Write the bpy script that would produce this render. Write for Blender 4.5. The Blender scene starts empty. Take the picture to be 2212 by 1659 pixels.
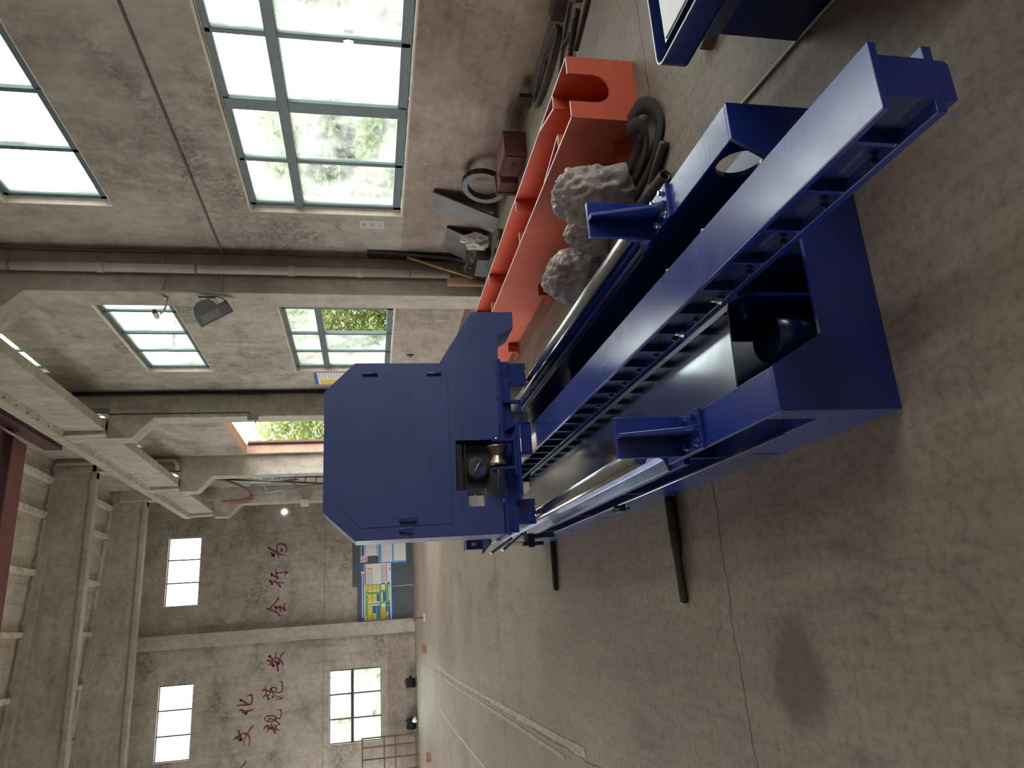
import bpy, bmesh, math, random
from math import sin, cos, pi, radians
from mathutils import Vector, Matrix
random.seed(7)
S = bpy.context.scene
COL = S.collection

# ------------------------------------------------------------ camera, sky, exposure
cam_d = bpy.data.cameras.new('camera')
cam = bpy.data.objects.new('camera', cam_d)
COL.objects.link(cam)
S.camera = cam
cam_d.sensor_fit = 'HORIZONTAL'
cam_d.sensor_width = 36.0
cam_d.lens = 1560.0 / 2212.0 * 36.0
cam_d.clip_start, cam_d.clip_end = 0.05, 400
# phone held on its side: the picture's right edge is the floor
right = Vector((0.948, -0.319, -0.009))
down = Vector((-0.070, -0.182, -0.981))
fwd = Vector((0.311, 0.930, -0.195)).normalized()
right = (right - fwd * right.dot(fwd)).normalized()
down = fwd.cross(right).normalized()
M = Matrix((down, right, -fwd)).transposed().to_4x4()
M.translation = Vector((0, 0, 1.5))
cam.matrix_world = M

W = bpy.data.worlds.new('sky')
S.world = W
W.use_nodes = True
bg = W.node_tree.nodes['Background']
bg.inputs['Color'].default_value = (1.0, 1.0, 0.985, 1)
bg.inputs['Strength'].default_value = 6.0

S.view_settings.view_transform = 'Standard'
S.view_settings.look = 'None'
S.view_settings.gamma = 1.0
S.view_settings.use_curve_mapping = False
S.view_settings.exposure = 0.62
S.cycles.use_denoising = True
S.cycles.max_bounces = 6
S.cycles.diffuse_bounces = 4
S.cycles.glossy_bounces = 3
S.cycles.adaptive_threshold = 0.02
S.cycles.transparent_max_bounces = 12
S.cycles.caustics_reflective = False
S.cycles.caustics_refractive = False

def portal(name, loc, rot, sx, sy):
    l = bpy.data.lights.new(name, 'AREA')
    l.shape = 'RECTANGLE'; l.size = sx; l.size_y = sy
    l.cycles.is_portal = True
    o = bpy.data.objects.new(name, l); COL.objects.link(o)
    o.location = loc; o.rotation_euler = rot
    return o

# ------------------------------------------------------------ helpers
class MB:
    """collects solids into one mesh"""
    def __init__(s): s.v = []; s.f = []; s.sm = []
    def add(s, vs, fs, smooth=False):
        n = len(s.v); s.v += [tuple(v) for v in vs]
        for f in fs: s.f.append(tuple(i + n for i in f)); s.sm.append(smooth)
        return s
    def box(s, x0, x1, y0, y1, z0, z1):
        v = [(x0,y0,z0),(x1,y0,z0),(x1,y1,z0),(x0,y1,z0),(x0,y0,z1),(x1,y0,z1),(x1,y1,z1),(x0,y1,z1)]
        return s.add(v, [(0,3,2,1),(4,5,6,7),(0,1,5,4),(1,2,6,5),(2,3,7,6),(3,0,4,7)])
    def prism(s, poly, ax, lo, hi, smooth=False):
        """poly in the two axes other than ax (kept in x,y,z order)"""
        def P(p, t):
            return {'x': (t, p[0], p[1]), 'y': (p[0], t, p[1]), 'z': (p[0], p[1], t)}[ax]
        n = len(poly); v = [P(p, lo) for p in poly] + [P(p, hi) for p in poly]
        a = sum(poly[i][0]*poly[(i+1)%n][1]-poly[(i+1)%n][0]*poly[i][1] for i in range(n))
        flip = (a < 0) != (ax == 'y')
        fs = [tuple(range(n)) if flip else tuple(range(n-1,-1,-1)), tuple(range(2*n-1,n-1,-1)) if flip else tuple(range(n,2*n))]
        for i in range(n):
            j = (i+1) % n
            fs.append((i,i+n,j+n,j) if flip else (i,j,j+n,i+n))
        k = len(s.f); s.add(v, fs)
        if smooth:
            for q in range(k+2, len(s.f)): s.sm[q] = True
        return s
    def cyl(s, p0, p1, r0, r1=None, n=16, cap=True, smooth=True):
        r1 = r0 if r1 is None else r1
        return s.lathe(p0, p1, [(0, r0), (1, r1)], n, cap, smooth)
    def lathe(s, p0, p1, prof, n=24, cap=True, smooth=True):
        """prof: (t along p0-p1, radius)"""
        p0, p1 = Vector(p0), Vector(p1); d = p1 - p0; ax = d.normalized()
        u = ax.orthogonal().normalized(); w = ax.cross(u)
        v = []; fs = []
        for t, r in prof:
            for i in range(n):
                a = 2*pi*i/n
                v.append(p0 + d*t + (u*cos(a) + w*sin(a))*r)
        for k in range(len(prof)-1):
            for i in range(n):
                j = (i+1) % n
                fs.append((k*n+i, k*n+j, (k+1)*n+j, (k+1)*n+i))
        m = len(s.f); s.add(v, fs, smooth)
        if cap:
            b = len(s.v) - len(v); e = (len(prof)-1)*n
            s.f.append(tuple(b+i for i in range(n-1,-1,-1))); s.sm.append(False)
            s.f.append(tuple(b+e+i for i in range(n))); s.sm.append(False)
        return s
    def tube(s, pts, r, n=8, smooth=True, rs=None):
        pts = [Vector(p) for p in pts]; v = []; fs = []
        t = (pts[1]-pts[0]).normalized(); u = t.orthogonal().normalized()
        for k, p in enumerate(pts):
            t = (pts[min(k+1,len(pts)-1)] - pts[max(k-1,0)]).normalized()
            u = (u - t*u.dot(t)).normalized(); w = t.cross(u)
            rr = rs[k] if rs else r
            for i in range(n):
                a = 2*pi*i/n; v.append(p + (u*cos(a)+w*sin(a))*rr)
        for k in range(len(pts)-1):
            for i in range(n):
                j = (i+1) % n; fs.append((k*n+i, k*n+j, (k+1)*n+j, (k+1)*n+i))
        e = (len(pts)-1)*n
        fs.append(tuple(range(n-1,-1,-1))); fs.append(tuple(e+i for i in range(n)))
        return s.add(v, fs, smooth)
    def sweep(s, poly, ax, lo, hi, smooth=True):
        return s.prism(poly, ax, lo, hi, smooth)
    def bolt(s, p, d, r=0.012, h=0.014, washer=True, shank=0.0):
        p, d = Vector(p), Vector(d).normalized()
        if washer: s.cyl(p, p + d*h*0.25, r*1.35, n=16)
        s.cyl(p, p + d*h*1.2, r, n=6, smooth=False)
        if shank: s.cyl(p, p + d*(h*1.2+shank), r*0.55, n=10)
        return s
    def xf(s, mat):
        s.v = [tuple(mat @ Vector(v)) for v in s.v]; return s
    def build(s, name, mat, parent=None, bevel=0, loc=None, rot=None):
        me = bpy.data.meshes.new(name)
        me.from_pydata(s.v, [], s.f); me.update()
        for p, sm in zip(me.polygons, s.sm): p.use_smooth = sm
        me.materials.append(mat)
        o = bpy.data.objects.new(name, me); COL.objects.link(o)
        if parent is not None: o.parent = parent
        if loc is not None: o.location = loc
        if rot is not None: o.rotation_euler = rot
        if bevel:
            b = o.modifiers.new('bevel', 'BEVEL'); b.width = bevel; b.segments = 2; b.limit_method = 'ANGLE'
            b.angle_limit = radians(40)
        return o

def tag(o, label=None, cat=None, group=None, kind=None):
    if label: o['label'] = label
    if cat: o['category'] = cat
    if group: o['group'] = group
    if kind: o['kind'] = kind
    return o

def thing(name, label, cat, loc=(0,0,0), rotz=0, group=None):
    o = bpy.data.objects.new(name, None); COL.objects.link(o)
    o.location = loc; o.rotation_euler = (0, 0, rotz)
    o.empty_display_size = 0.2
    return tag(o, label, cat, group)

def struct(o): o['kind'] = 'structure'; return o

def dup(o, name=None, parent=None):
    c = o.copy(); COL.objects.link(c)
    if parent is not None: c.parent = parent
    for ch in list(o.children): dup(ch, None, c)
    return c

def spline(pts, n=8):
    """Catmull-Rom through pts"""
    P = [Vector(p) for p in pts]; P = [P[0]*2-P[1]] + P + [P[-1]*2-P[-2]]
    out = []
    for i in range(1, len(P)-2):
        a, b, c, d = P[i-1:i+3]
        for k in range(n):
            t = k/n
            out.append(0.5*((2*b)+(c-a)*t+(2*a-5*b+4*c-d)*t*t+(3*b-a-3*c+d)*t*t*t))
    out.append(P[-2]); return out

# machine axes: a to the right, b forward, turned 1.5 degrees from the hall
MY = 0.026
M0 = Vector((0.498, 1.743, 0))
MXv = Vector((cos(MY), -sin(MY), 0)); MYv = Vector((sin(MY), cos(MY), 0))
def mw(a, b, z=0): return M0 + MXv*a + MYv*b + Vector((0, 0, z))

# ------------------------------------------------------------ materials
class NT:
    def __init__(s, name):
        s.m = bpy.data.materials.new(name); s.m.use_nodes = True
        s.t = s.m.node_tree; s.b = s.t.nodes['Principled BSDF']; s.out = s.t.nodes['Material Output']
    def n(s, kind, **kw):
        x = s.t.nodes.new(kind)
        for k, v in kw.items():
            if k in x.inputs: x.inputs[k].default_value = v
            else: setattr(x, k, v)
        return x
    def l(s, a, b): s.t.links.new(a, b); return s
    def coord(s, scale=(1,1,1), rot=(0,0,0)):
        c = s.n('ShaderNodeTexCoord'); mp = s.n('ShaderNodeMapping')
        mp.inputs['Scale'].default_value = scale; mp.inputs['Rotation'].default_value = rot
        s.l(c.outputs['Object'], mp.inputs['Vector']); return mp.outputs['Vector']
    def noise(s, vec, scale, detail=4, rough=0.55, dist=0.0):
        x = s.n('ShaderNodeTexNoise'); x.inputs['Scale'].default_value = scale
        x.inputs['Detail'].default_value = detail; x.inputs['Roughness'].default_value = rough
        x.inputs['Distortion'].default_value = dist
        s.l(vec, x.inputs['Vector']); return x.outputs['Fac']
    def ramp(s, fac, stops):
        r = s.n('ShaderNodeValToRGB'); e = r.color_ramp.elements
        while len(e) < len(stops): e.new(0.5)
        for i, (p, c) in enumerate(stops):
            e[i].position = p; e[i].color = tuple(c) + (1,) if len(c) == 3 else c
        s.l(fac, r.inputs['Fac']); return r.outputs['Color']
    def mix(s, fac, a, b, mode='MIX'):
        x = s.n('ShaderNodeMix'); x.data_type = 'RGBA'; x.blend_type = mode
        def put(i, v):
            if hasattr(v, 'default_value') or hasattr(v, 'is_linked'): s.l(v, x.inputs[i])
            else: x.inputs[i].default_value = v if not isinstance(v, tuple) else (tuple(v)+(1,))[:4]
        put(0, fac); put(6, a); put(7, b)
        return x.outputs[2]
    def math(s, op, a, b=0.0, c=0.0):
        x = s.n('ShaderNodeMath'); x.operation = op
        for i, v in enumerate((a, b, c)):
            if hasattr(v, 'is_linked'): s.l(v, x.inputs[i])
            else: x.inputs[i].default_value = v
        return x.outputs[0]
    def bump(s, h, strength=0.3, dist=0.02):
        x = s.n('ShaderNodeBump'); x.inputs['Strength'].default_value = strength; x.inputs['Distance'].default_value = dist
        s.l(h, x.inputs['Height']); s.l(x.outputs['Normal'], s.b.inputs['Normal']); return s
    def color(s, c): s.l(c, s.b.inputs['Base Color']); return s
    def rough(s, r):
        if hasattr(r, 'is_linked'): s.l(r, s.b.inputs['Roughness'])
        else: s.b.inputs['Roughness'].default_value = r
        return s

def plain(name, col, rough=0.5, metal=0.0, var=0.0, vscale=6.0, bump=0.0, bscale=40.0, coat=0.0, spec=None):
    t = NT(name); t.b.inputs['Base Color'].default_value = tuple(col) + (1,)
    t.rough(rough); t.b.inputs['Metallic'].default_value = metal
    if coat: t.b.inputs['Coat Weight'].default_value = coat; t.b.inputs['Coat Roughness'].default_value = 0.12
    if spec is not None: t.b.inputs['Specular IOR Level'].default_value = spec
    if var or bump: v = t.coord()
    if var:
        n = t.noise(v, vscale, 6, 0.6)
        lo = tuple(c*(1-var) for c in col); hi = tuple(min(1, c*(1+var)) for c in col)
        t.color(t.ramp(n, [(0.3, lo), (0.7, hi)]))
    if bump: t.bump(t.noise(v, bscale, 4), bump, 0.004)
    return t.m

def concrete(name, base, dark, light, streak=(1,1,0.12), sscale=5.0, stain=0.5, rough=0.9):
    t = NT(name); v = t.coord(); vs = t.coord(streak)
    big = t.noise(v, 0.55, 6, 0.6, 0.6); fine = t.noise(v, 5.0, 10, 0.7, 0.3); st = t.noise(vs, sscale, 8, 0.65, 0.4)
    c1 = t.ramp(big, [(0.30, dark), (0.5, base), (0.72, light)])
    c2 = t.ramp(st, [(0.34, (0.80,0.79,0.78)), (0.52, (1,1,1)), (0.75, (1.0,1.0,1.0))])
    c3 = t.ramp(fine, [(0.32, (0.66,0.65,0.64)), (0.56, (1,1,1)), (0.75, (1.12,1.12,1.12))])
    c = t.mix(0.8, c1, c2, 'MULTIPLY'); c = t.mix(0.75, c, c3, 'MULTIPLY')
    if stain:
        patch = t.noise(t.coord((0.8,0.8,1.1)), 0.9, 3, 0.5, 0.8)
        mott = t.noise(v, 9.0, 10, 0.75, 1.2)
        m = t.math('MULTIPLY', t.ramp(patch, [(0.48, (0,0,0)), (0.66, (1,1,1))]), t.ramp(mott, [(0.40, (0,0,0)), (0.58, (1,1,1))]))
        c = t.mix(t.math('MULTIPLY', m, stain), c, tuple(x*0.33 for x in dark))
    t.color(c).rough(rough)
    h = t.math('ADD', t.math('MULTIPLY', fine, 0.7), t.math('MULTIPLY', st, 0.5))
    t.bump(h, 0.35, 0.02); t.b.inputs['Specular IOR Level'].default_value = 0.25
    return t.m

K = {}
K['wall'] = concrete('wall plaster', (0.43,0.385,0.335), (0.34,0.305,0.265), (0.50,0.455,0.40), stain=0.75)
K['wall_low'] = concrete('lower wall plaster', (0.35,0.295,0.25), (0.24,0.195,0.162), (0.44,0.38,0.33), streak=(1,0.15,1.4), sscale=9, stain=0.45)
K['column'] = concrete('column concrete', (0.46,0.41,0.355), (0.38,0.34,0.295), (0.53,0.475,0.415), stain=0.10)
K['roof_beam'] = concrete('roof beam concrete', (0.45,0.405,0.36), (0.37,0.33,0.295), (0.52,0.47,0.42), streak=(0.3,1,1), stain=0.12)
K['panel'] = concrete('roof panel', (0.56,0.51,0.44), (0.50,0.455,0.39), (0.62,0.57,0.50), streak=(1,0.6,1), sscale=2, stain=0.0)
K['purlin'] = concrete('purlin concrete', (0.66,0.60,0.52), (0.58,0.53,0.46), (0.72,0.66,0.58), streak=(1,1,1), stain=0.0)
K['sill'] = plain('window reveal plaster', (0.62,0.54,0.46), 0.9, var=0.12, vscale=9)
K['rust_reveal'] = plain('rusty reveal plaster', (0.52,0.33,0.24), 0.9, var=0.2, vscale=5)

def floor_mat():
    t = NT('floor concrete'); v = t.coord()
    big = t.noise(v, 0.35, 5, 0.6, 0.4); mid = t.noise(t.coord((1,0.35,1), (0,0,0.5)), 3.0, 9, 0.68, 0.8); fine = t.noise(v, 26, 8, 0.7)
    sw = t.noise(t.coord((1,0.12,1), (0,0,0.9)), 18.0, 6, 0.6, 1.5)
    c = t.ramp(big, [(0.3, (0.215,0.172,0.135)), (0.55, (0.285,0.234,0.188)), (0.75, (0.345,0.288,0.236))])
    c = t.mix(0.75, c, t.ramp(mid, [(0.30, (0.45,0.43,0.41)), (0.46, (1,1,1)), (0.8, (1.25,1.23,1.2))]), 'MULTIPLY')
    c = t.mix(0.55, c, t.ramp(fine, [(0.34, (0.45,0.43,0.41)), (0.52, (1,1,1)), (0.7, (1.2,1.2,1.2))]), 'MULTIPLY')
    c = t.mix(0.35, c, t.ramp(sw, [(0.35, (0.7,0.68,0.66)), (0.6, (1.15,1.15,1.15))]), 'MULTIPLY')
    # expansion joints across the hall and one along it, an oil stain
    co = t.n('ShaderNodeTexCoord'); sp = t.n('ShaderNodeSeparateXYZ'); t.l(co.outputs['Object'], sp.inputs[0])
    X, Y = sp.outputs[0], sp.outputs[1]
    wob = t.math('MULTIPLY', t.math('SUBTRACT', t.noise(v, 3.0, 5), 0.5), 0.12)
    wb2 = t.math('MULTIPLY', t.math('SUBTRACT', t.noise(v, 0.9, 2), 0.5), 0.10)
    jm = None
    for y0, w in ((2.98, 0.006), (9.0, 0.012), (15.3, 0.014), (21.4, 0.016)):
        d = t.math('ABSOLUTE', t.math('SUBTRACT', t.math('ADD', Y, t.math('ADD', wob, wb2)), y0))
        m = t.math('LESS_THAN', d, w); jm = m if jm is None else t.math('MAXIMUM', jm, m)
    d = t.math('ABSOLUTE', t.math('SUBTRACT', t.math('ADD', X, t.math('MULTIPLY', wob, 0.5)), -0.98))
    jm = t.math('MAXIMUM', jm, t.math('LESS_THAN', d, 0.007))
    c = t.mix(t.math('MULTIPLY', jm, 0.8), c, (0.05,0.042,0.036))
    dx = t.math('SUBTRACT', X, -0.26); dy = t.math('SUBTRACT', Y, 2.56)
    r = t.math('SQRT', t.math('ADD', t.math('MULTIPLY', dx, dx), t.math('MULTIPLY', dy, dy)))
    r = t.math('ADD', r, t.math('MULTIPLY', t.math('SUBTRACT', t.noise(v, 7, 5), 0.5), 0.12))
    st = t.ramp(r, [(0.13, (1,1,1)), (0.215, (0,0,0))])
    c = t.mix(t.math('MULTIPLY', st, 0.62), c, (0.06,0.048,0.04))
    blot = t.ramp(t.noise(v, 1.7, 4, 0.5, 0.5), [(0.60, (0,0,0)), (0.72, (1,1,1))])
    c = t.mix(t.math('MULTIPLY', blot, 0.35), c, (0.10,0.082,0.07))
    t.color(c)
    rr = t.ramp(mid, [(0.3, (0.50,)*3), (0.7, (0.72,)*3)]); t.rough(rr)
    h = t.math('ADD', t.math('MULTIPLY', fine, 0.5), t.math('ADD', mid, t.math('MULTIPLY', sw, 0.5))); t.bump(h, 0.22, 0.012)
    t.b.inputs['Specular IOR Level'].default_value = 0.4
    return t.m
K['floor'] = floor_mat()

def paint(name, col, rough=0.3, bump=0.12, var=0.12, coat=0.6):
    t = NT(name); v = t.coord()
    n = t.noise(v, 3.5, 5, 0.6); lo = tuple(c*(1-var) for c in col); hi = tuple(c*(1+var) for c in col)
    t.color(t.ramp(n, [(0.3, lo), (0.7, hi)]))
    t.rough(t.ramp(t.noise(v, 6, 5), [(0.3, (rough*0.8,)*3), (0.7, (rough*1.25,)*3)]))
    t.bump(t.noise(v, 55, 5, 0.6), bump, 0.003)
    t.b.inputs['Coat Weight'].default_value = coat; t.b.inputs['Coat Roughness'].default_value = 0.16
    return t.m
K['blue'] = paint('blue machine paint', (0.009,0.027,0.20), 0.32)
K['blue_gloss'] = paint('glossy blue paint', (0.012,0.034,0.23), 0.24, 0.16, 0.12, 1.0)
K['shaded_blue'] = paint('navy paint', (0.006,0.013,0.080), 0.32)  # darker copy of the machine blue, shade put into the colour
K['blue_sheet'] = paint('hazed blue sheet paint', (0.045,0.068,0.215), 0.40, 0.04, 0.08, 0.2)  # machine blue paled, with haze put into the base colour
K['orange'] = paint('orange primer', (0.58,0.105,0.052), 0.55, 0.05, 0.06, 0.0)
K['white_edge'] = plain('bare edge and rim highlight', (0.75,0.72,0.70), 0.5)
K['maroon'] = plain('maroon crane paint', (0.075,0.020,0.024), 0.5, var=0.2)
K['maroon2'] = plain('faded maroon paint', (0.16,0.05,0.05), 0.6, var=0.2)
K['steel'] = plain('machined steel', (0.56,0.58,0.62), 0.22, 1.0, var=0.15, vscale=20, bump=0.05, bscale=90)
K['rail_steel'] = plain('blued rail steel', (0.20,0.26,0.42), 0.24, 0.85, var=0.25, vscale=9, bump=0.04, bscale=60)
K['galv'] = plain('galvanised sheet', (0.42,0.45,0.50), 0.15, 1.0, var=0.18, vscale=5, bump=0.015)
K['bolt'] = plain('zinc bolt', (0.55,0.57,0.62), 0.28, 1.0)
K['roller'] = plain('turned roller steel', (0.30,0.25,0.20), 0.33, 1.0, var=0.25, vscale=14)
K['black'] = plain('black rubber', (0.012,0.012,0.013), 0.6)
K['dark'] = plain('dark grey metal', (0.05,0.052,0.055), 0.5, var=0.2)
K['grey'] = plain('grey metal', (0.20,0.205,0.20), 0.5, var=0.15)
K['lightgrey'] = plain('pale grey plastic', (0.55,0.54,0.51), 0.6)
K['plate'] = plain('bare steel plate', (0.13,0.13,0.125), 0.55, 0.3, var=0.2, vscale=4)
K['rust'] = plain('rusted steel', (0.12,0.07,0.045), 0.8, 0.2, var=0.35, vscale=14, bump=0.2)
K['pipe'] = plain('old steel pipe', (0.085,0.08,0.062), 0.5, 0.5, var=0.3, vscale=9)
K['pvc'] = plain('aged drain pipe', (0.50,0.46,0.40), 0.6, var=0.12, vscale=5)
K['frame'] = plain('teal window frame', (0.055,0.095,0.095), 0.45, var=0.15)
K['frame_dark'] = plain('dark window frame', (0.035,0.04,0.04), 0.5)
K['hose'] = plain('grey rubber hose', (0.07,0.065,0.06), 0.65, var=0.2)
K['debris'] = plain('dusty scrap', (0.06,0.05,0.042), 0.9, var=0.4, vscale=16, bump=0.3)
K['strap'] = plain('dirty webbing', (0.03,0.026,0.022), 0.9, var=0.3, vscale=30, bump=0.3, bscale=160)
K['toolbox'] = plain('dusty maroon tin', (0.13,0.045,0.042), 0.7, var=0.3, vscale=9)
K['cardboard'] = plain('brown tube', (0.30,0.17,0.11), 0.85, var=0.15)
K['pink'] = plain('dusty pink sacking', (0.42,0.22,0.19), 0.9, var=0.3, vscale=6, bump=0.2)
K['wood'] = plain('old timber', (0.25,0.16,0.09), 0.8, var=0.3, vscale=12)
K['brick'] = plain('brick', (0.30,0.13,0.09), 0.9, var=0.2, vscale=20)
K['white'] = plain('white sheet', (0.80,0.80,0.80), 0.5, var=0.05, vscale=30)
K['paper'] = plain('white paper', (0.72,0.71,0.70), 0.7)
K['paper_dull'] = plain('faded paper', (0.50,0.48,0.45), 0.8)
K['board'] = plain('dark slate board', (0.075,0.088,0.10), 0.55, var=0.15, vscale=2)
K['p_blue'] = plain('poster blue', (0.03,0.12,0.42), 0.5)
K['p_sky'] = plain('poster light blue', (0.10,0.33,0.75), 0.5)
K['p_yellow'] = plain('poster yellow', (0.75,0.55,0.10), 0.5)
K['p_green'] = plain('poster green', (0.16,0.36,0.08), 0.5)
K['p_orange'] = plain('poster orange', (0.75,0.35,0.10), 0.5)
K['p_red'] = plain('poster red', (0.50,0.05,0.06), 0.5)
K['p_ink'] = plain('poster ink', (0.12,0.12,0.14), 0.6)
K['p_pale'] = plain('poster pale grey', (0.60,0.60,0.62), 0.6)
K['slogan'] = plain('maroon wall paint', (0.155,0.042,0.068), 0.8, var=0.15, vscale=8)
K['white_paint'] = plain('pale wall paint', (0.48,0.40,0.38), 0.85)
K['stick'] = plain('worn yellow stick', (0.35,0.26,0.10), 0.7, var=0.5, vscale=7)
K['bark'] = plain('tree bark', (0.10,0.08,0.06), 0.9)
K['floor_paint'] = plain('worn yellow floor paint', (0.38,0.32,0.235), 0.85, var=0.35, vscale=12, bump=0.2)

def leafm(name, a, b):
    t = NT(name); v = t.coord(); n = t.noise(v, 2.5, 3)
    c = t.ramp(n, [(0.35, a), (0.65, b)]); t.color(c).rough(0.6)
    tr = t.n('ShaderNodeBsdfTranslucent'); t.l(c, tr.inputs['Color'])
    mx = t.n('ShaderNodeMixShader'); mx.inputs[0].default_value = 0.45
    t.l(t.b.outputs[0], mx.inputs[1]); t.l(tr.outputs[0], mx.inputs[2]); t.l(mx.outputs[0], t.out.inputs['Surface'])
    return t.m
K['leaf'] = leafm('fresh leaves', (0.10,0.16,0.025), (0.25,0.31,0.09))
K['leaf_pale'] = leafm('pale leaves', (0.16,0.20,0.09), (0.28,0.32,0.15))

def pane(name, clear, tint=(0.9,0.95,0.93)):
    t = NT(name)
    tp = t.n('ShaderNodeBsdfTransparent'); tp.inputs['Color'].default_value = tint + (1,)
    tl = t.n('ShaderNodeBsdfTranslucent'); tl.inputs['Color'].default_value = (0.85,0.88,0.86,1)
    gl = t.n('ShaderNodeBsdfGlossy'); gl.inputs['Roughness'].default_value = 0.15
    v = t.coord(); f = t.ramp(t.noise(v, 2.0, 5, 0.6), [(0.3, (clear*0.85,)*3), (0.7, (min(1, clear*1.12),)*3)])
    m1 = t.n('ShaderNodeMixShader'); t.l(f, m1.inputs[0]); t.l(tl.outputs[0], m1.inputs[1]); t.l(tp.outputs[0], m1.inputs[2])
    m2 = t.n('ShaderNodeMixShader'); m2.inputs[0].default_value = 0.05
    t.l(m1.outputs[0], m2.inputs[1]); t.l(gl.outputs[0], m2.inputs[2]); t.l(m2.outputs[0], t.out.inputs['Surface'])
    return t.m
K['pane'] = pane('dusty glass', 0.90)
K['pane_open'] = pane('clear glass', 0.97)

def wrap_mat():
    t = NT('bubble wrap'); v = t.coord()
    t.b.inputs['Base Color'].default_value = (0.55,0.51,0.46,1); t.rough(0.16)
    vo = t.n('ShaderNodeTexVoronoi'); vo.inputs['Scale'].default_value = 75; t.l(v, vo.inputs['Vector'])
    h = t.math('ADD', t.math('MULTIPLY', vo.outputs['Distance'], -0.8), t.noise(v, 9, 4)); t.bump(h, 0.5, 0.006)
    tp = t.n('ShaderNodeBsdfTransparent'); mx = t.n('ShaderNodeMixShader')
    lw = t.n('ShaderNodeLayerWeight'); lw.inputs['Blend'].default_value = 0.35
    t.l(t.math('ADD', t.math('MULTIPLY', lw.outputs['Facing'], 0.5), 0.48), mx.inputs[0])
    t.l(tp.outputs[0], mx.inputs[1]); t.l(t.b.outputs[0], mx.inputs[2]); t.l(mx.outputs[0], t.out.inputs['Surface'])
    return t.m
K['wrap'] = wrap_mat()
def glow_mat():
    t = NT('white glow'); t.b.inputs['Base Color'].default_value = (1,1,1,1)
    t.b.inputs['Emission Color'].default_value = (1,1,1,1); t.b.inputs['Emission Strength'].default_value = 3.0
    return t.m
K['glow'] = glow_mat()
K['lens'] = plain('lamp lens', (0.32,0.32,0.31), 0.35, bump=0.2, bscale=60)

# ------------------------------------------------------------ the hall
XW, XT = 4.715, 0.245          # inner face and thickness of the window wall
YF = 26.8                      # far wall
def wall_grid(ax, c0, c1, u0, u1, z0, z1, holes):
    """a wall slab normal to ax between c0 and c1, with rectangular holes (u0,u1,z0,z1)"""
    us = sorted({u0, u1, *[h[0] for h in holes], *[h[1] for h in holes]}); us = [u for u in us if u0 <= u <= u1]
    zs = sorted({z0, z1, *[h[2] for h in holes], *[h[3] for h in holes]}); zs = [z for z in zs if z0 <= z <= z1]
    full = {}
    for i in range(len(us)-1):
        for j in range(len(zs)-1):
            uc, zc = (us[i]+us[i+1])/2, (zs[j]+zs[j+1])/2
            full[i, j] = not any(h[0] < uc < h[1] and h[2] < zc < h[3] for h in holes)
    mb = MB()
    def P(c, u, z): return (c, u, z) if ax == 'x' else (u, c, z)
    for (i, j), f in full.items():
        if not f: continue
        a, b, lo, hi = us[i], us[i+1], zs[j], zs[j+1]
        mb.add([P(c0,a,lo),P(c0,b,lo),P(c0,b,hi),P(c0,a,hi)], [(0,1,2,3)])
        mb.add([P(c1,a,lo),P(c1,b,lo),P(c1,b,hi),P(c1,a,hi)], [(3,2,1,0)])
        for di, dj, q in ((-1,0,((a,lo),(a,hi))),(1,0,((b,hi),(b,lo))),(0,-1,((b,lo),(a,lo))),(0,1,((a,hi),(b,hi)))):
            if not full.get((i+di, j+dj), False):
                (p, r), (p2, r2) = q
                mb.add([P(c0,p,r),P(c0,p2,r2),P(c1,p2,r2),P(c1,p,r)], [(0,1,2,3)])
    return mb

T1, T2, T3 = (1.08, 2.83), (4.28, 5.39), (6.97, 8.10)
W_near = [(4.10, 7.70) + t for t in (T1, T2, T3)]
W_mid = [(9.65, 13.22) + t for t in (T1, T2, T3)]
DOOR = (15.55, 19.70, 0.0, 4.73)
W_back = [(15.3, 18.76) + T3, (20.9, 23.62, 4.2, 5.2), (20.9, 23.62) + T1, (20.9, 23.62) + T3]
W_beh = [(-2.0, 1.60) + t for t in (T1, T2, T3)]
holes = W_near + W_mid + [DOOR] + W_back + W_beh
struct(wall_grid('x', XW, XW+XT, -4.6, YF+0.25, 0, 9.46, holes).build('wall_right', K['wall']))
wa, wb_, wc = (1.23, 3.52, 7.17, 8.24), (-3.45, -1.19, 7.14, 8.21), (-3.43, -1.15, 1.15, 2.88)
fh = [wa, wb_, wc, (-8.3, -6.0, 7.14, 8.21), (-8.3, -6.0, 1.15, 2.88)]
struct(wall_grid('y', YF, YF+0.25, -10.75, XW, 0, 10.8, fh).build('wall_far', K['wall']))
lh = []
for y0 in (9.6, 15.2, 20.9): lh.append((y0, y0+3.4) + T3)
lh += [(9.2, 13.6, 0, 5.4), (14.8, 19.2, 0, 5.4), (20.4, 24.4, 0, 5.4)]
struct(wall_grid('x', -10.75, -10.5, -4.6, YF+0.25, 0, 10.6, lh).build('wall_left', K['wall']))
struct(wall_grid('y', -4.85, -4.6, -10.75, XW+XT, 0, 10.8, []).build('wall_back', K['wall']))
struct(MB().box(-10.75, XW+XT, -4.85, YF+0.25, -0.3, 0).build('floor', K['floor']))
# lower dado band of rougher plaster under the window sills
struct(MB().box(XW-0.006, XW, -4.6, 8.75, 0.0, 1.065).build('trim_1', K['wall_low']))
struct(MB().box(XW-0.006, XW, 9.17, 14.33, 0.0, 1.065).build('trim_2', K['wall_low']))
struct(MB().box(-10.5, -0.10, YF-0.005, YF, 0.0, 0.95).build('trim_3', K['wall_low']))
# ground outside
g = MB().box(XW+XT, 90, -40, 90, -0.36, -0.06).build('ground_outside', plain('outside paving', (0.33,0.33,0.29), 0.9, var=0.2)); struct(g)
struct(MB().box(-60, -10.75, -40, 90, -0.36, -0.06).build('ground_outside', bpy.data.materials['outside paving']))

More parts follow.
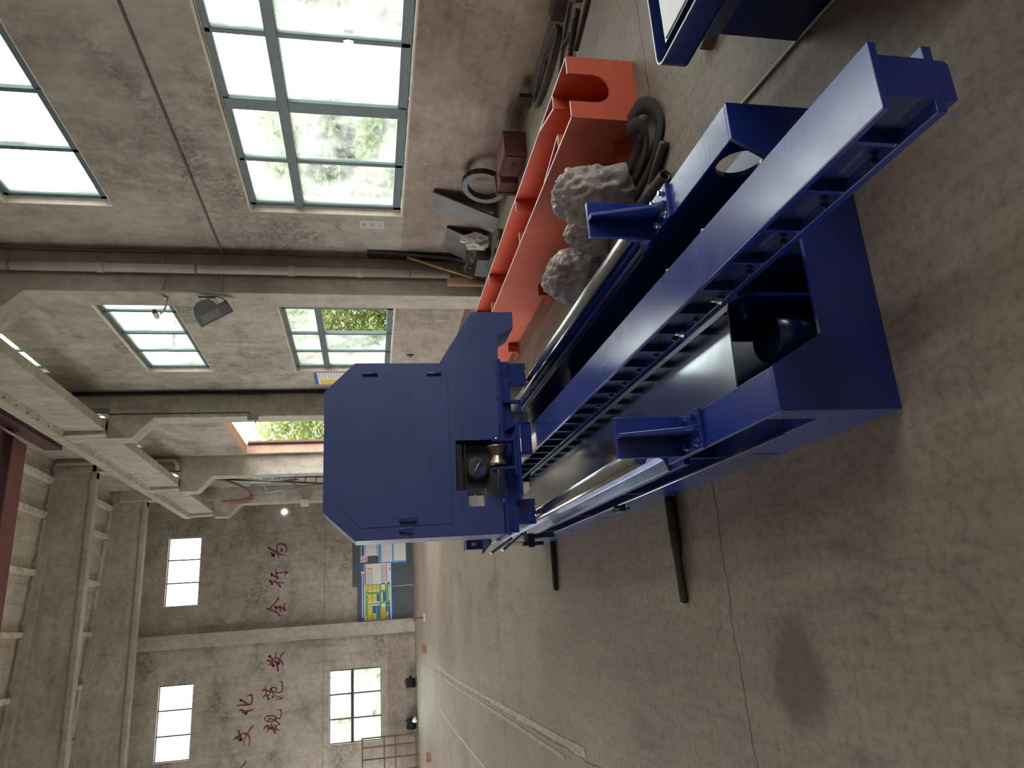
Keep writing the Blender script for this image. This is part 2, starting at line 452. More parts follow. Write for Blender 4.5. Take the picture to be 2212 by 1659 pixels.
# roof: ribbed slabs that fall to the window wall, on purlins and deep concrete rafters
def zr(x): return 9.44 + 0.065*(XW - x)
rf = MB(); n = 0
xs = [XW+0.35]
while xs[-1] > -10.9: xs.append(xs[-1]-0.47)
prof_lo = []
for i in range(len(xs)-1):
    x1, x0 = xs[i], xs[i+1]
    e = 0.014
    prof_lo += [(x1, zr(x1)+e), (x1-0.10, zr(x1-0.1)+e), (x1-0.13, zr(x1-0.13)), (x0+0.03, zr(x0+0.03)), (x0, zr(x0)+e)]
poly = prof_lo + [(xs[-1], zr(xs[-1])+0.2), (xs[0], zr(xs[0])+0.2)]
rf.prism(poly, 'y', -4.85, YF+0.25)
struct(rf.build('ceiling', K['panel']))
for X in (4.2, 3.33, 1.93, 0.50, -0.93, -2.36, -3.79, -5.22):
    p = MB(); z = zr(X)
    p.prism([(X-0.06, z-0.15), (X+0.06, z-0.15), (X+0.075, z+0.03), (X-0.075, z+0.03)], 'y', 8, YF)
    struct(p.build('roof_purlin', K['purlin']))
def rafter(Y):
    def zt(x): return zr(x) - 0.14
    mb = MB()
    L = -10.5; R = XW
    mb.add([(x, y, z) for y in (Y+0.11, Y+0.21) for x, z in ((R,8.50),(L,8.40),(L,zt(L)-0.12),(R,zt(R)-0.12))],
           [(0,1,2,3),(7,6,5,4),(0,4,5,1),(1,5,6,2),(2,6,7,3),(3,7,4,0)])
    mb.add([(x, y, z) for y in (Y, Y+0.32) for x, z in ((R,zt(R)-0.17),(L,zt(L)-0.17),(L,zt(L)),(R,zt(R)))],
           [(0,1,2,3),(7,6,5,4),(0,4,5,1),(1,5,6,2),(2,6,7,3),(3,7,4,0)])
    mb.prism([(Y+0.02, 8.37), (Y+0.30, 8.37), (Y+0.30, 8.48), (Y+0.21, 8.58), (Y+0.11, 8.58), (Y+0.02, 8.48)], 'x', L, R)
    mb.prism([(Y+0.06, 8.37), (Y+0.26, 8.37), (Y+0.26, zt(R)-0.1), (Y+0.06, zt(R)-0.1)], 'x', R-0.5, R)
    struct(mb.build('roof_beam', K['roof_beam'], bevel=0.012))
rafter(19.9); rafter(24.4)

# columns with corbels, crane beams, a rail on top
COLS = (8.75, 14.33, 19.9, 24.3)
for Y in COLS:
    w = 0.42
    mb = MB()
    mb.prism([(4.17, 0), (XW, 0), (XW, 6.345), (3.785, 6.345), (3.785, 5.91), (4.17, 5.545)], 'y', Y, Y+w)
    mb.box(4.385, XW, Y+0.02, Y+w-0.02, 6.345, 9.15)
    struct(mb.build('column', K['column'], bevel=0.012))
mb = MB().prism([(-0.10, YF-0.24), (0.34, YF-0.24), (0.34, YF), (-0.10, YF)], 'z', 0, 10.6)
struct(mb.build('column', K['column'], bevel=0.01))
struct(MB().box(-10.5, XW, YF-0.008, YF, 3.055, 3.075).build('trim_4', plain('wall joint', (0.2,0.18,0.165), 0.9)))
def crane_beam(y0, y1):
    mb = MB()
    mb.prism([(3.925,6.35),(4.105,6.35),(4.105,7.02),(4.23,7.08),(4.23,7.27),(3.80,7.27),(3.80,7.08),(3.925,7.02)], 'y', y0, y1)
    for a, b in ((y0, y0+0.28), (y1-0.28, y1)):
        mb.prism([(3.86,6.35),(4.17,6.35),(4.20,7.1),(3.83,7.1)], 'y', a, b)
    o = struct(mb.build('crane_beam', K['column'], bevel=0.01))
    hb = MB(); y = y0+0.45
    while y < y1-0.3:
        hb.cyl((3.855, y, 7.052), (3.855, y, 7.07), 0.022, n=10); y += 0.42
    hb.build('bolt_hole', K['black'], o)
for i, (a, b) in enumerate(((8.96-5.58, 8.955), (8.965, 14.535), (14.545, 20.105), (20.115, 24.6))): crane_beam(a, b)
r = MB()
r.prism([(3.96,7.27),(4.08,7.27),(4.08,7.285),(4.03,7.30),(4.03,7.36),(4.05,7.37),(4.05,7.40),(3.99,7.40),(3.99,7.37),(4.01,7.36),(4.01,7.30),(3.96,7.285)], 'y', 3.4, 24.6)
struct(r.build('crane_rail', K['rust']))

# windows: teal steel frames, dusty panes, plastered reveals
wn = [0]
def window_right(y0, y1, z0, z1, nm, transom=None, thick=None, openp=None, frame='frame'):
    wn[0] += 1
    xf0, xf1 = XW+0.07, XW+0.13
    t = 0.06
    f = MB()
    f.box(xf0, xf1, y0+.03, y0+.03+t, z0+.02, z1-.02); f.box(xf0, xf1, y1-.03-t, y1-.03, z0+.02, z1-.02)
    f.box(xf0, xf1, y0+.03, y1-.03, z0+.02, z0+.02+t*1.6); f.box(xf0, xf1, y0+.03, y1-.03, z1-.02-t, z1-.02)
    for k, m in enumerate(nm):
        hw = 0.028 if m != thick else 0.075
        f.box(xf0-0.012*(k % 2), xf1-0.012*(k % 2), m-hw, m+hw, z0+.03, z1-.03)
    if transom: f.box(xf0-0.02, xf1+0.01, y0+.04, y1-.04, transom-.05, transom+.05)
    o = struct(f.build('window_%d' % wn[0], K[frame], bevel=0.006))
    edges = [y0+.06] + list(nm) + [y1-.06]
    g = MB(); go = MB()
    for a, b in zip(edges[:-1], edges[1:]):
        spans = [(z0+.06, z1-.05)] if not transom else [(z0+.06, transom), (transom, z1-.05)]
        for k, (c, d) in enumerate(spans):
            if openp and k == 0 and openp[0] < (a+b)/2 < openp[1]: continue
            g.box(xf0+.025, xf0+.031, a, b, c, d)
    g.build('window_pane', K['pane'], o)
    s = MB()
    e = 0.012
    s.box(XW-.004, xf0+.02, y0-.0, y1, z0-.001, z0+e); s.box(XW-.004, xf0+.02, y1-e, y1+.0, z0, z1)
    s.box(XW-.004, xf0+.02, y0, y0+e, z0, z1); s.box(XW-.004, xf0+.02, y0, y1, z1-e, z1)
    s.build('window_reveal', K['sill'], o)
    return o
w1 = window_right(*W_near[0], (5.05, 5.93, 6.80), transom=2.27, thick=5.93)
hd = MB().box(XW+.045, XW+.07, 5.03, 5.07, 1.62, 1.66).box(XW+.03, XW+.05, 5.02, 5.05, 1.60, 1.68); hd.build('window_latch', K['steel'], w1)
window_right(*W_near[1], (5.05, 5.93, 6.80))
window_right(*W_near[2], (5.05, 5.93, 6.80))
window_right(*W_mid[0], (10.55, 11.56, 12.40), transom=2.26, openp=(10.6, 11.5))
window_right(*W_mid[1], (10.73, 11.57, 12.38))
window_right(*W_mid[2], (10.73, 11.57, 12.38))
window_right(*W_back[0], (16.2, 17.05, 17.9))
window_right(*W_back[1], (21.6, 22.3, 23.0))
window_right(*W_back[3], (21.6, 22.3, 23.0))
# the big side doorway: rust stained reveal, dark seal and a maroon strip
d = MB()
y1 = DOOR[1]
d.box(XW-.01, XW+XT, y1-0.03, y1+0.0, 0, 4.73); d.box(XW-.01, XW+XT, DOOR[0], y1, 4.70, 4.735)
d.box(XW-.01, XW+XT, DOOR[0]-.0, DOOR[0]+0.03, 0, 4.73)
do = struct(d.build('door_1', K['rust_reveal']))
MB().box(XW+XT-.03, XW+XT+.02, y1-0.10, y1-0.03, 0, 4.66).build('door_seal', K['black'], do)
MB().box(XW+XT, XW+XT+.05, y1-0.17, y1-0.10, 0, 4.64).build('door_strip', K['maroon2'], do)
def window_far(x0, x1, z0, z1, xm, zm, nm='frame'):
    wn[0] += 1
    f = MB(); t = 0.04; a, b = YF+.06, YF+.12
    f.box(x0, x0+t, a, b, z0, z1); f.box(x1-t, x1, a, b, z0, z1); f.box(x0, x1, a, b, z0, z0+t); f.box(x0, x1, a, b, z1-t, z1)
    for x in xm: f.box(x-.022, x+.022, a, b, z0, z1)
    for z in zm: f.box(x0, x1, a-.01, b, z-.045, z+.045)
    o = struct(f.build('window_%d' % wn[0], K[nm], bevel=0.005))
    g = MB().box(x0+.02, x1-.02, a+.03, a+.036, z0+.02, z1-.02); g.build('window_pane', K['pane_open' if zm else 'pane'], o)
    s = MB()
    s.box(x0-.0, x1, YF-.004, a, z1-.012, z1); s.box(x0, x0+.012, YF-.004, a, z0, z1); s.box(x0, x1, YF-.004, a, z0, z0+.012)
    s.build('window_reveal', K['sill'], o)
window_far(*wa, (2.0, 2.76), ()); window_far(*wb_, (-2.70, -1.95), ())
window_far(*wc, (-2.68, -1.92), (2.12,), 'frame_dark')

for k, h in enumerate(W_near + W_mid + W_beh + W_back + [DOOR]):
    portal('sky_portal', (XW+XT+.02, (h[0]+h[1])/2, (h[2]+h[3])/2), (0, radians(90), 0), h[3]-h[2], h[1]-h[0])
for h in lh:
    portal('sky_portal', (-10.78, (h[0]+h[1])/2, (h[2]+h[3])/2), (0, radians(-90), 0), h[3]-h[2], h[1]-h[0])
for h in fh:
    portal('sky_portal', ((h[0]+h[1])/2, YF+.28, (h[2]+h[3])/2), (radians(-90), 0, 0), h[1]-h[0], h[3]-h[2])

# overhead travelling crane
cr = thing('overhead_crane', 'maroon overhead travelling crane girder resting on the concrete crane beam', 'crane', (0, 13.7, 7.40))
g = MB().prism([(3.66, 0.22), (-10.0, 0.22), (-10.0, 1.15), (4.15, 1.15), (4.15, 0.85)], 'y', 0.02, 0.42)
g.build('girder', K['maroon'], cr, bevel=0.008)
MB().box(-10.0, 3.66, -0.04, 0.48, 0.20, 0.222).build('bottom_flange', K['maroon2'], cr)
MB().box(3.86, 4.18, -1.35, 1.75, 0.10, 0.42).build('end_truck', K['maroon'], cr, bevel=0.01)
for y in (-1.0, 1.4):
    w = MB().cyl((3.985, y, 0.12), (4.055, y, 0.12), 0.12, n=24); w.build('wheel', K['dark'], cr)

# ------------------------------------------------------------ the blue bed of the machine
LB = 4.6
bed = thing('machine_bed', 'long blue steel machine bed with a raised centre beam and two bright guide rails', 'machine', M0, -MY)
fp = MB().prism([(0,0),(1.01,0),(1.01,.385),(.878,.385),(.778,.212),(.232,.212),(.132,.385),(0,.385)], 'y', 0.0, 0.016)
fp.build('front_plate', K['blue'], bed, bevel=0.002)
MB().box(.132, .878, .02, LB, .02, .035).build('bottom_plate', K['shaded_blue'], bed)
for side in (0, 1):
    def A(a): return a if side == 0 else 1.01 - a
    def bx(mb, a0, a1, b0, b1, z0, z1):
        p, q = sorted((A(a0), A(a1))); return mb.box(p, q, b0, b1, z0, z1)
    mb = MB()
    bx(mb, 0, .132, .016, LB, 0, .20)
    bx(mb, 0, .132, .80, LB, .296, .318)
    bx(mb, 0, .022, .016, .10, .20, .372)
    for b in (0.78, 1.7, 2.6, 3.5, 4.4): bx(mb, .02, .115, b, b+.014, .20, .30)
    beam = mb.build('side_beam', K['blue'], bed, bevel=0.002)
    tp = MB(); bx(tp, 0, .132, .014, .80, .368, .385)
    tp.build('top_plate', K['blue_gloss'], beam, bevel=0.003)
    # inner web with a round opening near the end
    wb = MB(); a0, a1 = sorted((A(.114), A(.132)))
    cb, cz, cr_ = .135, .290, .080
    N = 32
    ring = [(cb+cr_*cos(2*pi*i/N), cz+cr_*sin(2*pi*i/N)) for i in range(N)]
    def sq(i):
        a = 2*pi*i/N; c, s_ = cos(a), sin(a); k = min(.118/abs(c) if abs(c) > 1e-6 else 9, (.079 if s_ > 0 else .09)/abs(s_) if abs(s_) > 1e-6 else 9)
        return (cb+c*k, cz+s_*k)
    out = [sq(i) for i in range(N)]
    cr2 = .076
    ring = [(cb+cr2*cos(2*pi*i/N), cz+cr2*sin(2*pi*i/N)) for i in range(N)]
    vs = [(a, p[0], p[1]) for a in (a0, a1) for p in ring] + [(a, p[0], p[1]) for a in (a0, a1) for p in out]
    fs = []
    for i in range(N):
        j = (i+1) % N
        fs += [(i, j, 2*N+j, 2*N+i), (N+i, 3*N+i, 3*N+j, N+j), (i, N+i, N+j, j)]
    wb.add(vs, fs)
    wb.box(a0, a1, cb+.118, LB, .20, .37 if False else .37)
    wb.box(a0, a1, .016, cb-.117, .20, .369)
    wb.build('inner_web', K['shaded_blue'], beam)
    # guide rail: foot and web painted, machined head bright
    c = A(.066); z = .318
    rl = MB().prism([(c-.066,z),(c+.066,z),(c+.066,z+.012),(c+.022,z+.028),(c+.010,z+.05),(c+.010,z+.105),(c-.010,z+.105),(c-.010,z+.05),(c-.022,z+.028),(c-.066,z+.012)], 'y', .93 if side == 0 else .74, LB)
    rail = rl.build('guide_rail', K['rail_steel'] if side == 0 else K['blue_gloss'], bed, bevel=0.003)
    hp = [(c-.010,z+.095),(c-.032,z+.106),(c-.035,z+.112),(c-.035,z+.135)] + [(c+.035*cos(t), z+.135+.017*sin(t)) for t in [pi*k/10 for k in range(9,0,-1)]] + [(c+.035,z+.135),(c+.035,z+.112),(c+.032,z+.106),(c+.010,z+.095)]
    MB().prism(hp, 'y', .93 if side == 0 else .74, LB, smooth=True).build('rail_head', K['steel'], rail)
    # stop bracket bolted to the end of the beam
    bz = .385
    e0, e1 = (0.0, .138)
    bk = MB(); bx(bk, -.004, .138, .465, .70, bz, bz+.016)
    st = bk.build('stop_bracket', K['blue'], bed, bevel=0.003)
    y0 = .62; top = .645 if side == 0 else .662
    up = MB(); bx(up, -.002, .146, y0, y0+.02, bz+.0, top); up.build('upright_plate', K['blue'], st, bevel=0.003)
    rb = MB(); p, q = sorted((A(.066), A(.080)))
    rb.prism([(y0, bz+.016), (y0, top), (y0-.035, top), (.505, bz+.05), (.475, bz+.03), (.475, bz+.016)], 'x', p, q)
    rb.build('rib', K['blue'], st, bevel=0.002)
    for (a, b) in ((.112, .50), (.112, .58), (.022, .50), (.022, .58)):
        MB().bolt((A(a), b, bz+.016), (0,0,1), .011, .013).build('bolt', K['bolt'] if side else K['blue_gloss'], st)
    hb = MB()
    for a, zz in ((.128, top-.03), (.128, top-.12), (.016, top-.03)):
        hb.cyl((A(a), y0-.0015, zz), (A(a), y0+.001, zz), .0035, n=10)
    hb.build('screw_hole', K['black'], st)
# centre beam
cb = MB()
cb.box(.428, .588, -.715, LB, .481, .4995)
ctr = cb.build('centre_beam', K['blue_gloss'], bed, bevel=0.002)
ctr['label'] = 'glossy blue top flange of the centre beam'
MB().box(.459, .557, -.712, LB, .374, .481).build('beam_web', K['shaded_blue'], ctr)
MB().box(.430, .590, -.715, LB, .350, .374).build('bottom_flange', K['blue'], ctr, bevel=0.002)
MB().prism([(.455,.350),(.455,.326),(.462,.319),(.546,.319),(.555,.328),(.555,.350)], 'y', -.715, LB).build('wear_strip', K['blue'], ctr)
fpx = MB().prism([(.459,.374),(.557,.374),(.557,.481),(.459,.481)], 'y', -.715, -.711); fpx.build('end_cap', K['blue'], ctr)
b = -.60
while b < 4.4:
    for s_ in (0, 1):
        a0, a1 = (.434, .459) if s_ == 0 else (.557, .584)
        MB().box(a0, a1, b, b+.012, .374, .481).build('stiffener', K['blue'], ctr)
    b += .19
for b in [-.52+.19*k for k in range(12)]:
    MB().bolt((.444, b, .374), (0,0,1), .008, .010).build('bolt', K['shaded_blue'], ctr)
# bracket that carries the centre beam at the front
sb = MB().box(.425, .440, .18, .60, .035, .352); sb.box(.570, .585, .18, .60, .035, .352); sb.box(.42, .60, .18, .60, .330, .349)
sup = sb.build('support_bracket', K['blue'], bed, bevel=0.003)
for b in (.265, .565):
    MB().bolt((.425, b, .285), (-1,0,0), .020, .024, True, .02).build('nut', K['blue_gloss'], sup)
    MB().bolt((.437, b-.02, .374), (0,0,1), .012, .012, True, .018).build('jack_bolt', K['bolt'], sup)
pl = MB().box(.585, .70, .18, .60, .330, .349); pl.build('side_lug', K['blue'], sup, bevel=0.002)
for b in (.22, .52):
    MB().bolt((.675, b, .349), (0,0,1), .012, .014, True, .05).build('jack_bolt', K['bolt'], sup)
pp = MB().cyl((.33, .30, .035), (.33, .30, .20), .085, n=28); pp.build('pedestal', K['shaded_blue'], bed)
for b in (1.4, 2.6, 3.8):
    MB().box(.132, .878, b, b+.05, .035, .20).box(.44, .57, b, b+.05, .20, .32).build('cross_member', K['shaded_blue'], bed)
# galvanised drip tray on the left of the centre beam
tr = MB().prism([(.133,.366),(.140,.366),(.395,.358),(.420,.350),(.428,.332),(.431,.334),(.424,.353),(.396,.362),(.140,.371),(.133,.371)], 'y', .236, 3.30)
tr.prism([(.18,.358),(.395,.356),(.395,.360),(.18,.3615)], 'y', 3.30, 3.36)
tr.prism([(.246,.358),(.305,.357),(.305,.361),(.246,.362)], 'y', 3.36, 3.66)
tray = tr.build('drip_tray', K['galv'], bed)
# limit switch block, and a bright rod added as the flange edge's highlight
rod = MB().cyl((-.006, .28, .208), (-.006, 3.45, .208), .0045, n=8); rd = rod.build('edge_highlight_rod', K['bolt'], bed)
blk = MB().box(-.035, .0, 1.94, 2.06, .165, .195).box(-.022, .0, 1.93, 1.96, .165, .222)
sw = blk.build('limit_switch', K['dark'], bed, bevel=0.002)
for b in (1.97, 2.03): MB().cyl((-.02, b, .165), (-.02, b, .135), .004, n=8).bolt((-.02, b, .135), (0,0,-1), .008, .006, False).build('screw', K['dark'], sw)
for b in (3.55, 3.75):
    pass
for b, t in ((.62, .10), (1.55, .10), (2.55, .10), (3.3, .10)):
    mb = MB().box(-.0015, .001, b, b+.42, .03, .03+t); mb.build('dark_skirt_panel', K['shaded_blue'], bed)  # thin darker panel on the skirt face, nothing cut out

# ------------------------------------------------------------ the cabinet that rides on the rails
BF = 2.66
cab = thing('cutting_cabinet', 'tall blue sheet metal cabinet riding across the rails of the machine bed', 'cabinet', M0, -MY)
outline = [(-.057,.688),(-.057,1.584),(.117,1.768),(.857,1.766),(1.042,1.580),(1.041,1.050),(1.400,.822),(1.403,.549),(1.290,.551),(1.225,.660),(.53,.690),(.53,.968),(.182,.974),(.172,.688)]
DEP = .29
# front sheet with the square window cut out below the door
def plate_with_hole(poly, hole, y0, y1):
    """extruded sheet with one rectangular hole, by bridging"""
    h = [(hole[0],hole[2]),(hole[0],hole[3]),(hole[1],hole[3]),(hole[1],hole[2])]
    return h
fr = MB()
fr.prism([(-.057,.688),(-.057,1.584),(.117,1.768),(.857,1.766),(1.042,1.580),(1.041,1.050),(1.400,.822),(1.403,.549),(1.290,.551),(1.225,.660),(.53,.690),(.53,.968),(.215,.973),(.215,.905),(.115,.905),(.115,.795),(.190,.795),(.190,.688)], 'y', BF, BF+.004)
hs = fr.build('front_panel', K['blue_sheet'], cab)
sd = MB()
def wallstrip(mb, pts, y0, y1, t=.004):
    for p, q in zip(pts[:-1], pts[1:]):
        mb.add([(p[0],y0,p[1]),(q[0],y0,q[1]),(q[0],y1,q[1]),(p[0],y1,p[1])], [(0,1,2,3)])
ol = [(-.057,.688),(-.057,1.584),(.117,1.768),(.857,1.766),(1.042,1.580),(1.041,1.050),(1.400,.822),(1.403,.549),(1.290,.551),(1.225,.660),(.53,.690)]
wallstrip(sd, ol, BF+.003, BF+DEP)
so = sd.build('side_panel', K['blue_sheet'], cab)
sm = so.modifiers.new('thickness', 'SOLIDIFY'); sm.thickness = .004; sm.offset = 0
bp = MB().prism([(-.057,.688),(-.057,1.584),(.117,1.768),(.857,1.766),(1.042,1.580),(1.041,1.050),(1.400,.822),(1.403,.549),(1.290,.551),(1.225,.660),(.53,.690),(.53,.968),(.182,.974),(.172,.688)], 'y', BF+DEP, BF+DEP+.004)
bp.build('back_panel', K['blue_sheet'], cab)
# door: raised sheet with chamfered corners
dr = MB().prism([(.017,1.010),(.014,1.550),(.150,1.693),(.832,1.696),(.966,1.541),(.962,1.002)], 'y', BF-.004, BF-.0005)
door = dr.build('door', K['blue_sheet'], cab, bevel=0.0012)
for z0, z1 in ((1.443, 1.536), (1.042, 1.133)):
    MB().cyl((.968, BF-.012, z0), (.968, BF-.012, z1), .009, n=14).box(.950, .968, BF-.006, BF-.003, z0, z1).build('hinge', K['blue'], door)
MB().box(.040, .068, BF-.024, BF-.004, 1.224, 1.328).cyl((.054, BF-.026, 1.315), (.054, BF-.024, 1.315), .008, n=12).build('latch', K['blue'], door, bevel=0.003)
MB().box(-.022, .004, BF-.016, BF-.0, 1.292, 1.330).box(-.030, .006, BF-.014, BF, 1.252, 1.284).build('latch_keeper', K['blue'], cab, bevel=0.003)
# carriage frame under the cabinet
cf = MB().box(-.075, 1.045, 2.585, 3.02, .664, .684).box(-.06, 1.03, 2.60, 3.00, .640, .662).box(-.06, 1.03, 2.60, 2.612, .61, .640)
frm = cf.build('carriage_frame', K['blue'], cab, bevel=0.002)
for x in (.62, .78, .95): MB().bolt((x, 2.588, .690), (0,0,1), .008, .008).build('bolt', K['dark'], frm)
for side in (0, 1):
    c = .064 if side == 0 else .944
    wb = MB()
    N = 10
    pts = [(c-.077,.500),(c-.045,.500)] + [(c-.042*cos(pi*k/N), .487+.030*sin(pi*k/N)) for k in range(N+1)] + [(c+.045,.500),(c+.077,.500),(c+.077,.640),(c-.077,.640)]
    wb.prism(pts, 'y', 2.605, 2.625)
    w = wb.build('wheel_bracket', K['blue'], cab, bevel=0.001)
    for dx in (-.055, .055):
        for z in (.535, .615): MB().bolt((c+dx, 2.605, z), (0,-1,0), .009, .010).build('bolt', K['blue'], w)
    MB().box(c-.06, c+.06, 2.63, 3.0, .50, .64).build('wheel_box', K['shaded_blue'], cab)
    MB().cyl((c-.03, 2.72, .542), (c+.03, 2.72, .542), .07, n=28).build('wheel', K['steel'], cab)
# cross plate, roller support and the hourglass roller
cp = MB().prism([(2.452,.600),(2.452,.622),(2.60,.638),(2.60,.616)], 'x', .30, .66)
cpv = MB()
cpv.add([(.142,2.45,.600),(.593,2.45,.598),(.635,2.60,.598),(.10,2.60,.600),(.142,2.45,.622),(.593,2.45,.620),(.66,2.60,.622),(.11,2.60,.624)],
        [(0,3,2,1),(4,5,6,7),(0,1,5,4),(1,2,6,5),(2,3,7,6),(3,0,4,7)])
crs = cpv.build('cross_plate', K['blue'], cab, bevel=0.002)
gus = MB(); gus.prism([(2.46,.622),(2.60,.622),(2.60,.672)], 'x', .57, .585); gus.build('gusset', K['blue'], crs)
MB().box(.27, .525, 2.452, 2.54, .622, .640).build('roller_base', K['blue'], crs, bevel=0.002)
arm = MB().box(.474, .490, 2.455, 2.535, .640, .762); arm.build('roller_arm', K['blue'], crs, bevel=0.003)
arm = MB().box(.304, .320, 2.455, 2.535, .640, .772); arm.build('roller_arm', K['blue'], crs, bevel=0.003)
for x in (.480, .312): MB().bolt((x, 2.50, .755), (1 if x > .4 else -1, 0, .0), .009, .02).build('set_screw', K['blue_gloss'], crs)
MB().cyl((.29, 2.50, .735), (.505, 2.50, .735), .012, n=12).build('axle', K['bolt'], crs)
rl = MB().lathe((.330, 2.50, .735), (.455, 2.50, .735), [(0,.045),(.03,.062),(.07,.066),(.10,.066),(.46,.036),(.54,.036),(.90,.066),(.95,.066),(1.0,.058)], 36)
rl.build('roller', K['roller'], cab)
# clamp plates that straddle the centre beam
k = MB().box(.40, .60, 2.50, 2.515, .515, .580); k.box(.585, .60, 2.50, 2.60, .515, .64); k.box(.40, .415, 2.50, 2.60, .515, .64)
k.build('clamp_plate', K['blue'], cab, bevel=0.002)
MB().box(.60, .76, 2.555, 2.568, .555, .575).box(.745, .76, 2.555, 2.60, .555, .66).build('guard_plate', K['blue'], cab)
MB().box(.62, .70, 2.62, 3.0, .50, .60).build('drive_box', K['dark'], cab)
# what shows in the opening: dark gearbox, chain guard and a tube chuck
MB().box(.19, .515, BF+.10, BF+.27, .70, .965).build('gearbox', K['dark'], cab)
MB().box(.20, .51, BF+.02, BF+.10, .93, .965).box(.20, .51, BF+.02, BF+.05, .905, .915).build('chain_guard', K['black'], cab)
ch = MB().lathe((.36, BF+.04, .83), (.36, BF+.11, .83), [(0,.055),(.2,.075),(1,.08)], 28); co = ch.build('chuck', K['dark'], cab)
MB().tube([(.40, BF+.03, .80), (.375, BF+.03, .83), (.345, BF+.03, .845), (.32, BF+.03, .85)], .004).build('bright_ring', K['bolt'], co)
MB().prism([(.30,.80),(.335,.845),(.365,.835),(.35,.80)], 'y', BF+.032, BF+.036).build('blue_label', K['blue_gloss'], co)
MB().box(.108, .222, BF+.008, BF+.10, .788, .795).box(.108, .222, BF+.008, BF+.10, .905, .912).box(.108, .115, BF+.008, BF+.10, .795, .905).build('window_lining', K['grey'], cab)
MB().box(.115, .192, BF+.09, BF+.10, .795, .905).box(.115, .20, BF+.08, BF+.09, .847, .853).build('inner_sheet', K['lightgrey'], cab)
# sheet guides and a small box on the far left side
MB().box(-.118, -.055, 3.02, 3.10, .775, .885).build('control_box', K['blue'], cab, bevel=0.003)
MB().box(-.115, -.052, 3.10, 3.105, .77, .89).build('box_rim', K['white_edge'], cab)
MB().box(-.094, -.074, 3.014, 3.02, .82, .85).build('tag_sticker', K['paper'], cab)
gsh = MB(); gsh.add([(-.03,3.1,.773),(-.149,3.1,.769),(-.073,3.1,.70),(-.03,3.1,.71),(-.03,3.106,.773),(-.149,3.106,.769),(-.073,3.106,.70),(-.03,3.106,.71)], [(0,1,2,3),(7,6,5,4),(0,4,5,1),(1,5,6,2),(2,6,7,3),(3,7,4,0)])
gsh.build('guide_sheet', K['galv'], cab)
g2 = MB(); g2.add([(-.055,3.0,.565),(-.155,3.0,.775),(-.155,3.55,.70),(-.055,3.55,.50),(-.052,3.0,.562),(-.152,3.0,.770),(-.152,3.55,.697),(-.052,3.55,.497)], [(0,1,2,3),(7,6,5,4),(0,4,5,1),(1,5,6,2),(2,6,7,3),(3,7,4,0)])
MB().box(-.085, -.02, 3.00, 3.30, .48, .50).box(-.09, -.085, 3.0, 3.3, .48, .60).build('guide_channel', K['galv'], cab)
MB().add([(-.06,3.05,.565),(-.15,3.05,.71),(-.135,3.05,.72),(-.045,3.05,.575),(-.06,3.12,.565),(-.15,3.12,.71),(-.135,3.12,.72),(-.045,3.12,.575)], [(0,1,2,3),(7,6,5,4),(0,4,5,1),(1,5,6,2),(2,6,7,3),(3,7,4,0)]).build('guide_rail', K['galv'], cab)
MB().add([(-.03,3.05,.49),(-.135,3.05,.63),(-.120,3.05,.64),(-.02,3.05,.50),(-.03,3.14,.49),(-.135,3.14,.63),(-.120,3.14,.64),(-.02,3.14,.50)], [(0,1,2,3),(7,6,5,4),(0,4,5,1),(1,5,6,2),(2,6,7,3),(3,7,4,0)]).build('guide_rail', K['galv'], cab)
MB().box(-.062, -.035, 3.04, 3.10, .285, .485).box(-.11, -.085, 3.04, 3.10, .36, .50).box(-.12, -.03, 3.05, 3.09, .42, .46).build('hanger_arm', K['dark'], cab)

# steel roller pipes lying on the floor beside the bed
def floor_pipe(a0, a1, b0, b1, r0, r1, label):
    p, q = mw(a0, b0, r0+.001), mw(a1, b1, r1+.001)
    t = MB()
    t.lathe((0,0,0), (0,0,(q-p).length), [(0,r0*.8),(.01,r0),(.45,r0),(.6,r1),(.985,r1),(1,r1*.8)], 20)
    o = t.build('roller_pipe', K['pipe']); 
    o.location = p; o.rotation_mode = 'QUATERNION'; o.rotation_quaternion = (q-p).to_track_quat('Z', 'Y')
    return tag(o, label, 'pipe', 'roller pipes beside the bed')
floor_pipe(-.004, -.520, 1.665, 1.655, .026, .021, 'dark steel pipe on the floor sticking out left of the bed, nearer of two')
floor_pipe(-.004, -.400, 4.16, 4.18, .021, .021, 'dark steel pipe on the floor sticking out left of the bed, farther of two')

# ------------------------------------------------------------ orange trough beam
ob = thing('trough_beam', 'long orange primed steel trough with a U notch in its end plate on the floor', 'steel beam', M0, -MY)
a0, a1, b0, b1, zt, t = 2.055, 2.460, 1.461, 6.0, .394, .012
ep = [(a0,0),(a1,0),(a1,zt),(2.345,zt)] + [(2.2535+.0915*cos(th), .250+.0915*sin(th)) for th in [-pi*k/16 for k in range(17)]] + [(2.162,zt),(a0,zt)]
MB().prism(ep, 'y', b0, b0+t).build('end_plate', K['orange'], ob)
MB().box(a0, a0+t, b0+t, b1, 0, zt).build('side_plate', K['orange'], ob)
MB().box(a1-t, a1, b0+t, b1, 0, zt).build('side_plate', K['orange'], ob)
MB().box(a0+t, a1-t, b0+t, b1, 0, .015).build('bottom_plate', K['orange'], ob)
MB().box(a0, a1, b1, b1+t, 0, zt).build('end_plate', K['orange'], ob)
for b in (1.78, 2.96, 4.26, 5.13):
    MB().box(a1-.105, a1-t, b, b+.01, .015, zt-.002).build('side_rib', K['orange'], ob)
    MB().box(a0+t, a0+.10, b-.03, b-.02, .015, zt-.002).build('side_rib', K['orange'], ob)
    MB().box(a0+t, a1-t, b+.004, b+.012, .015, .16).build('diaphragm', K['orange'], ob)
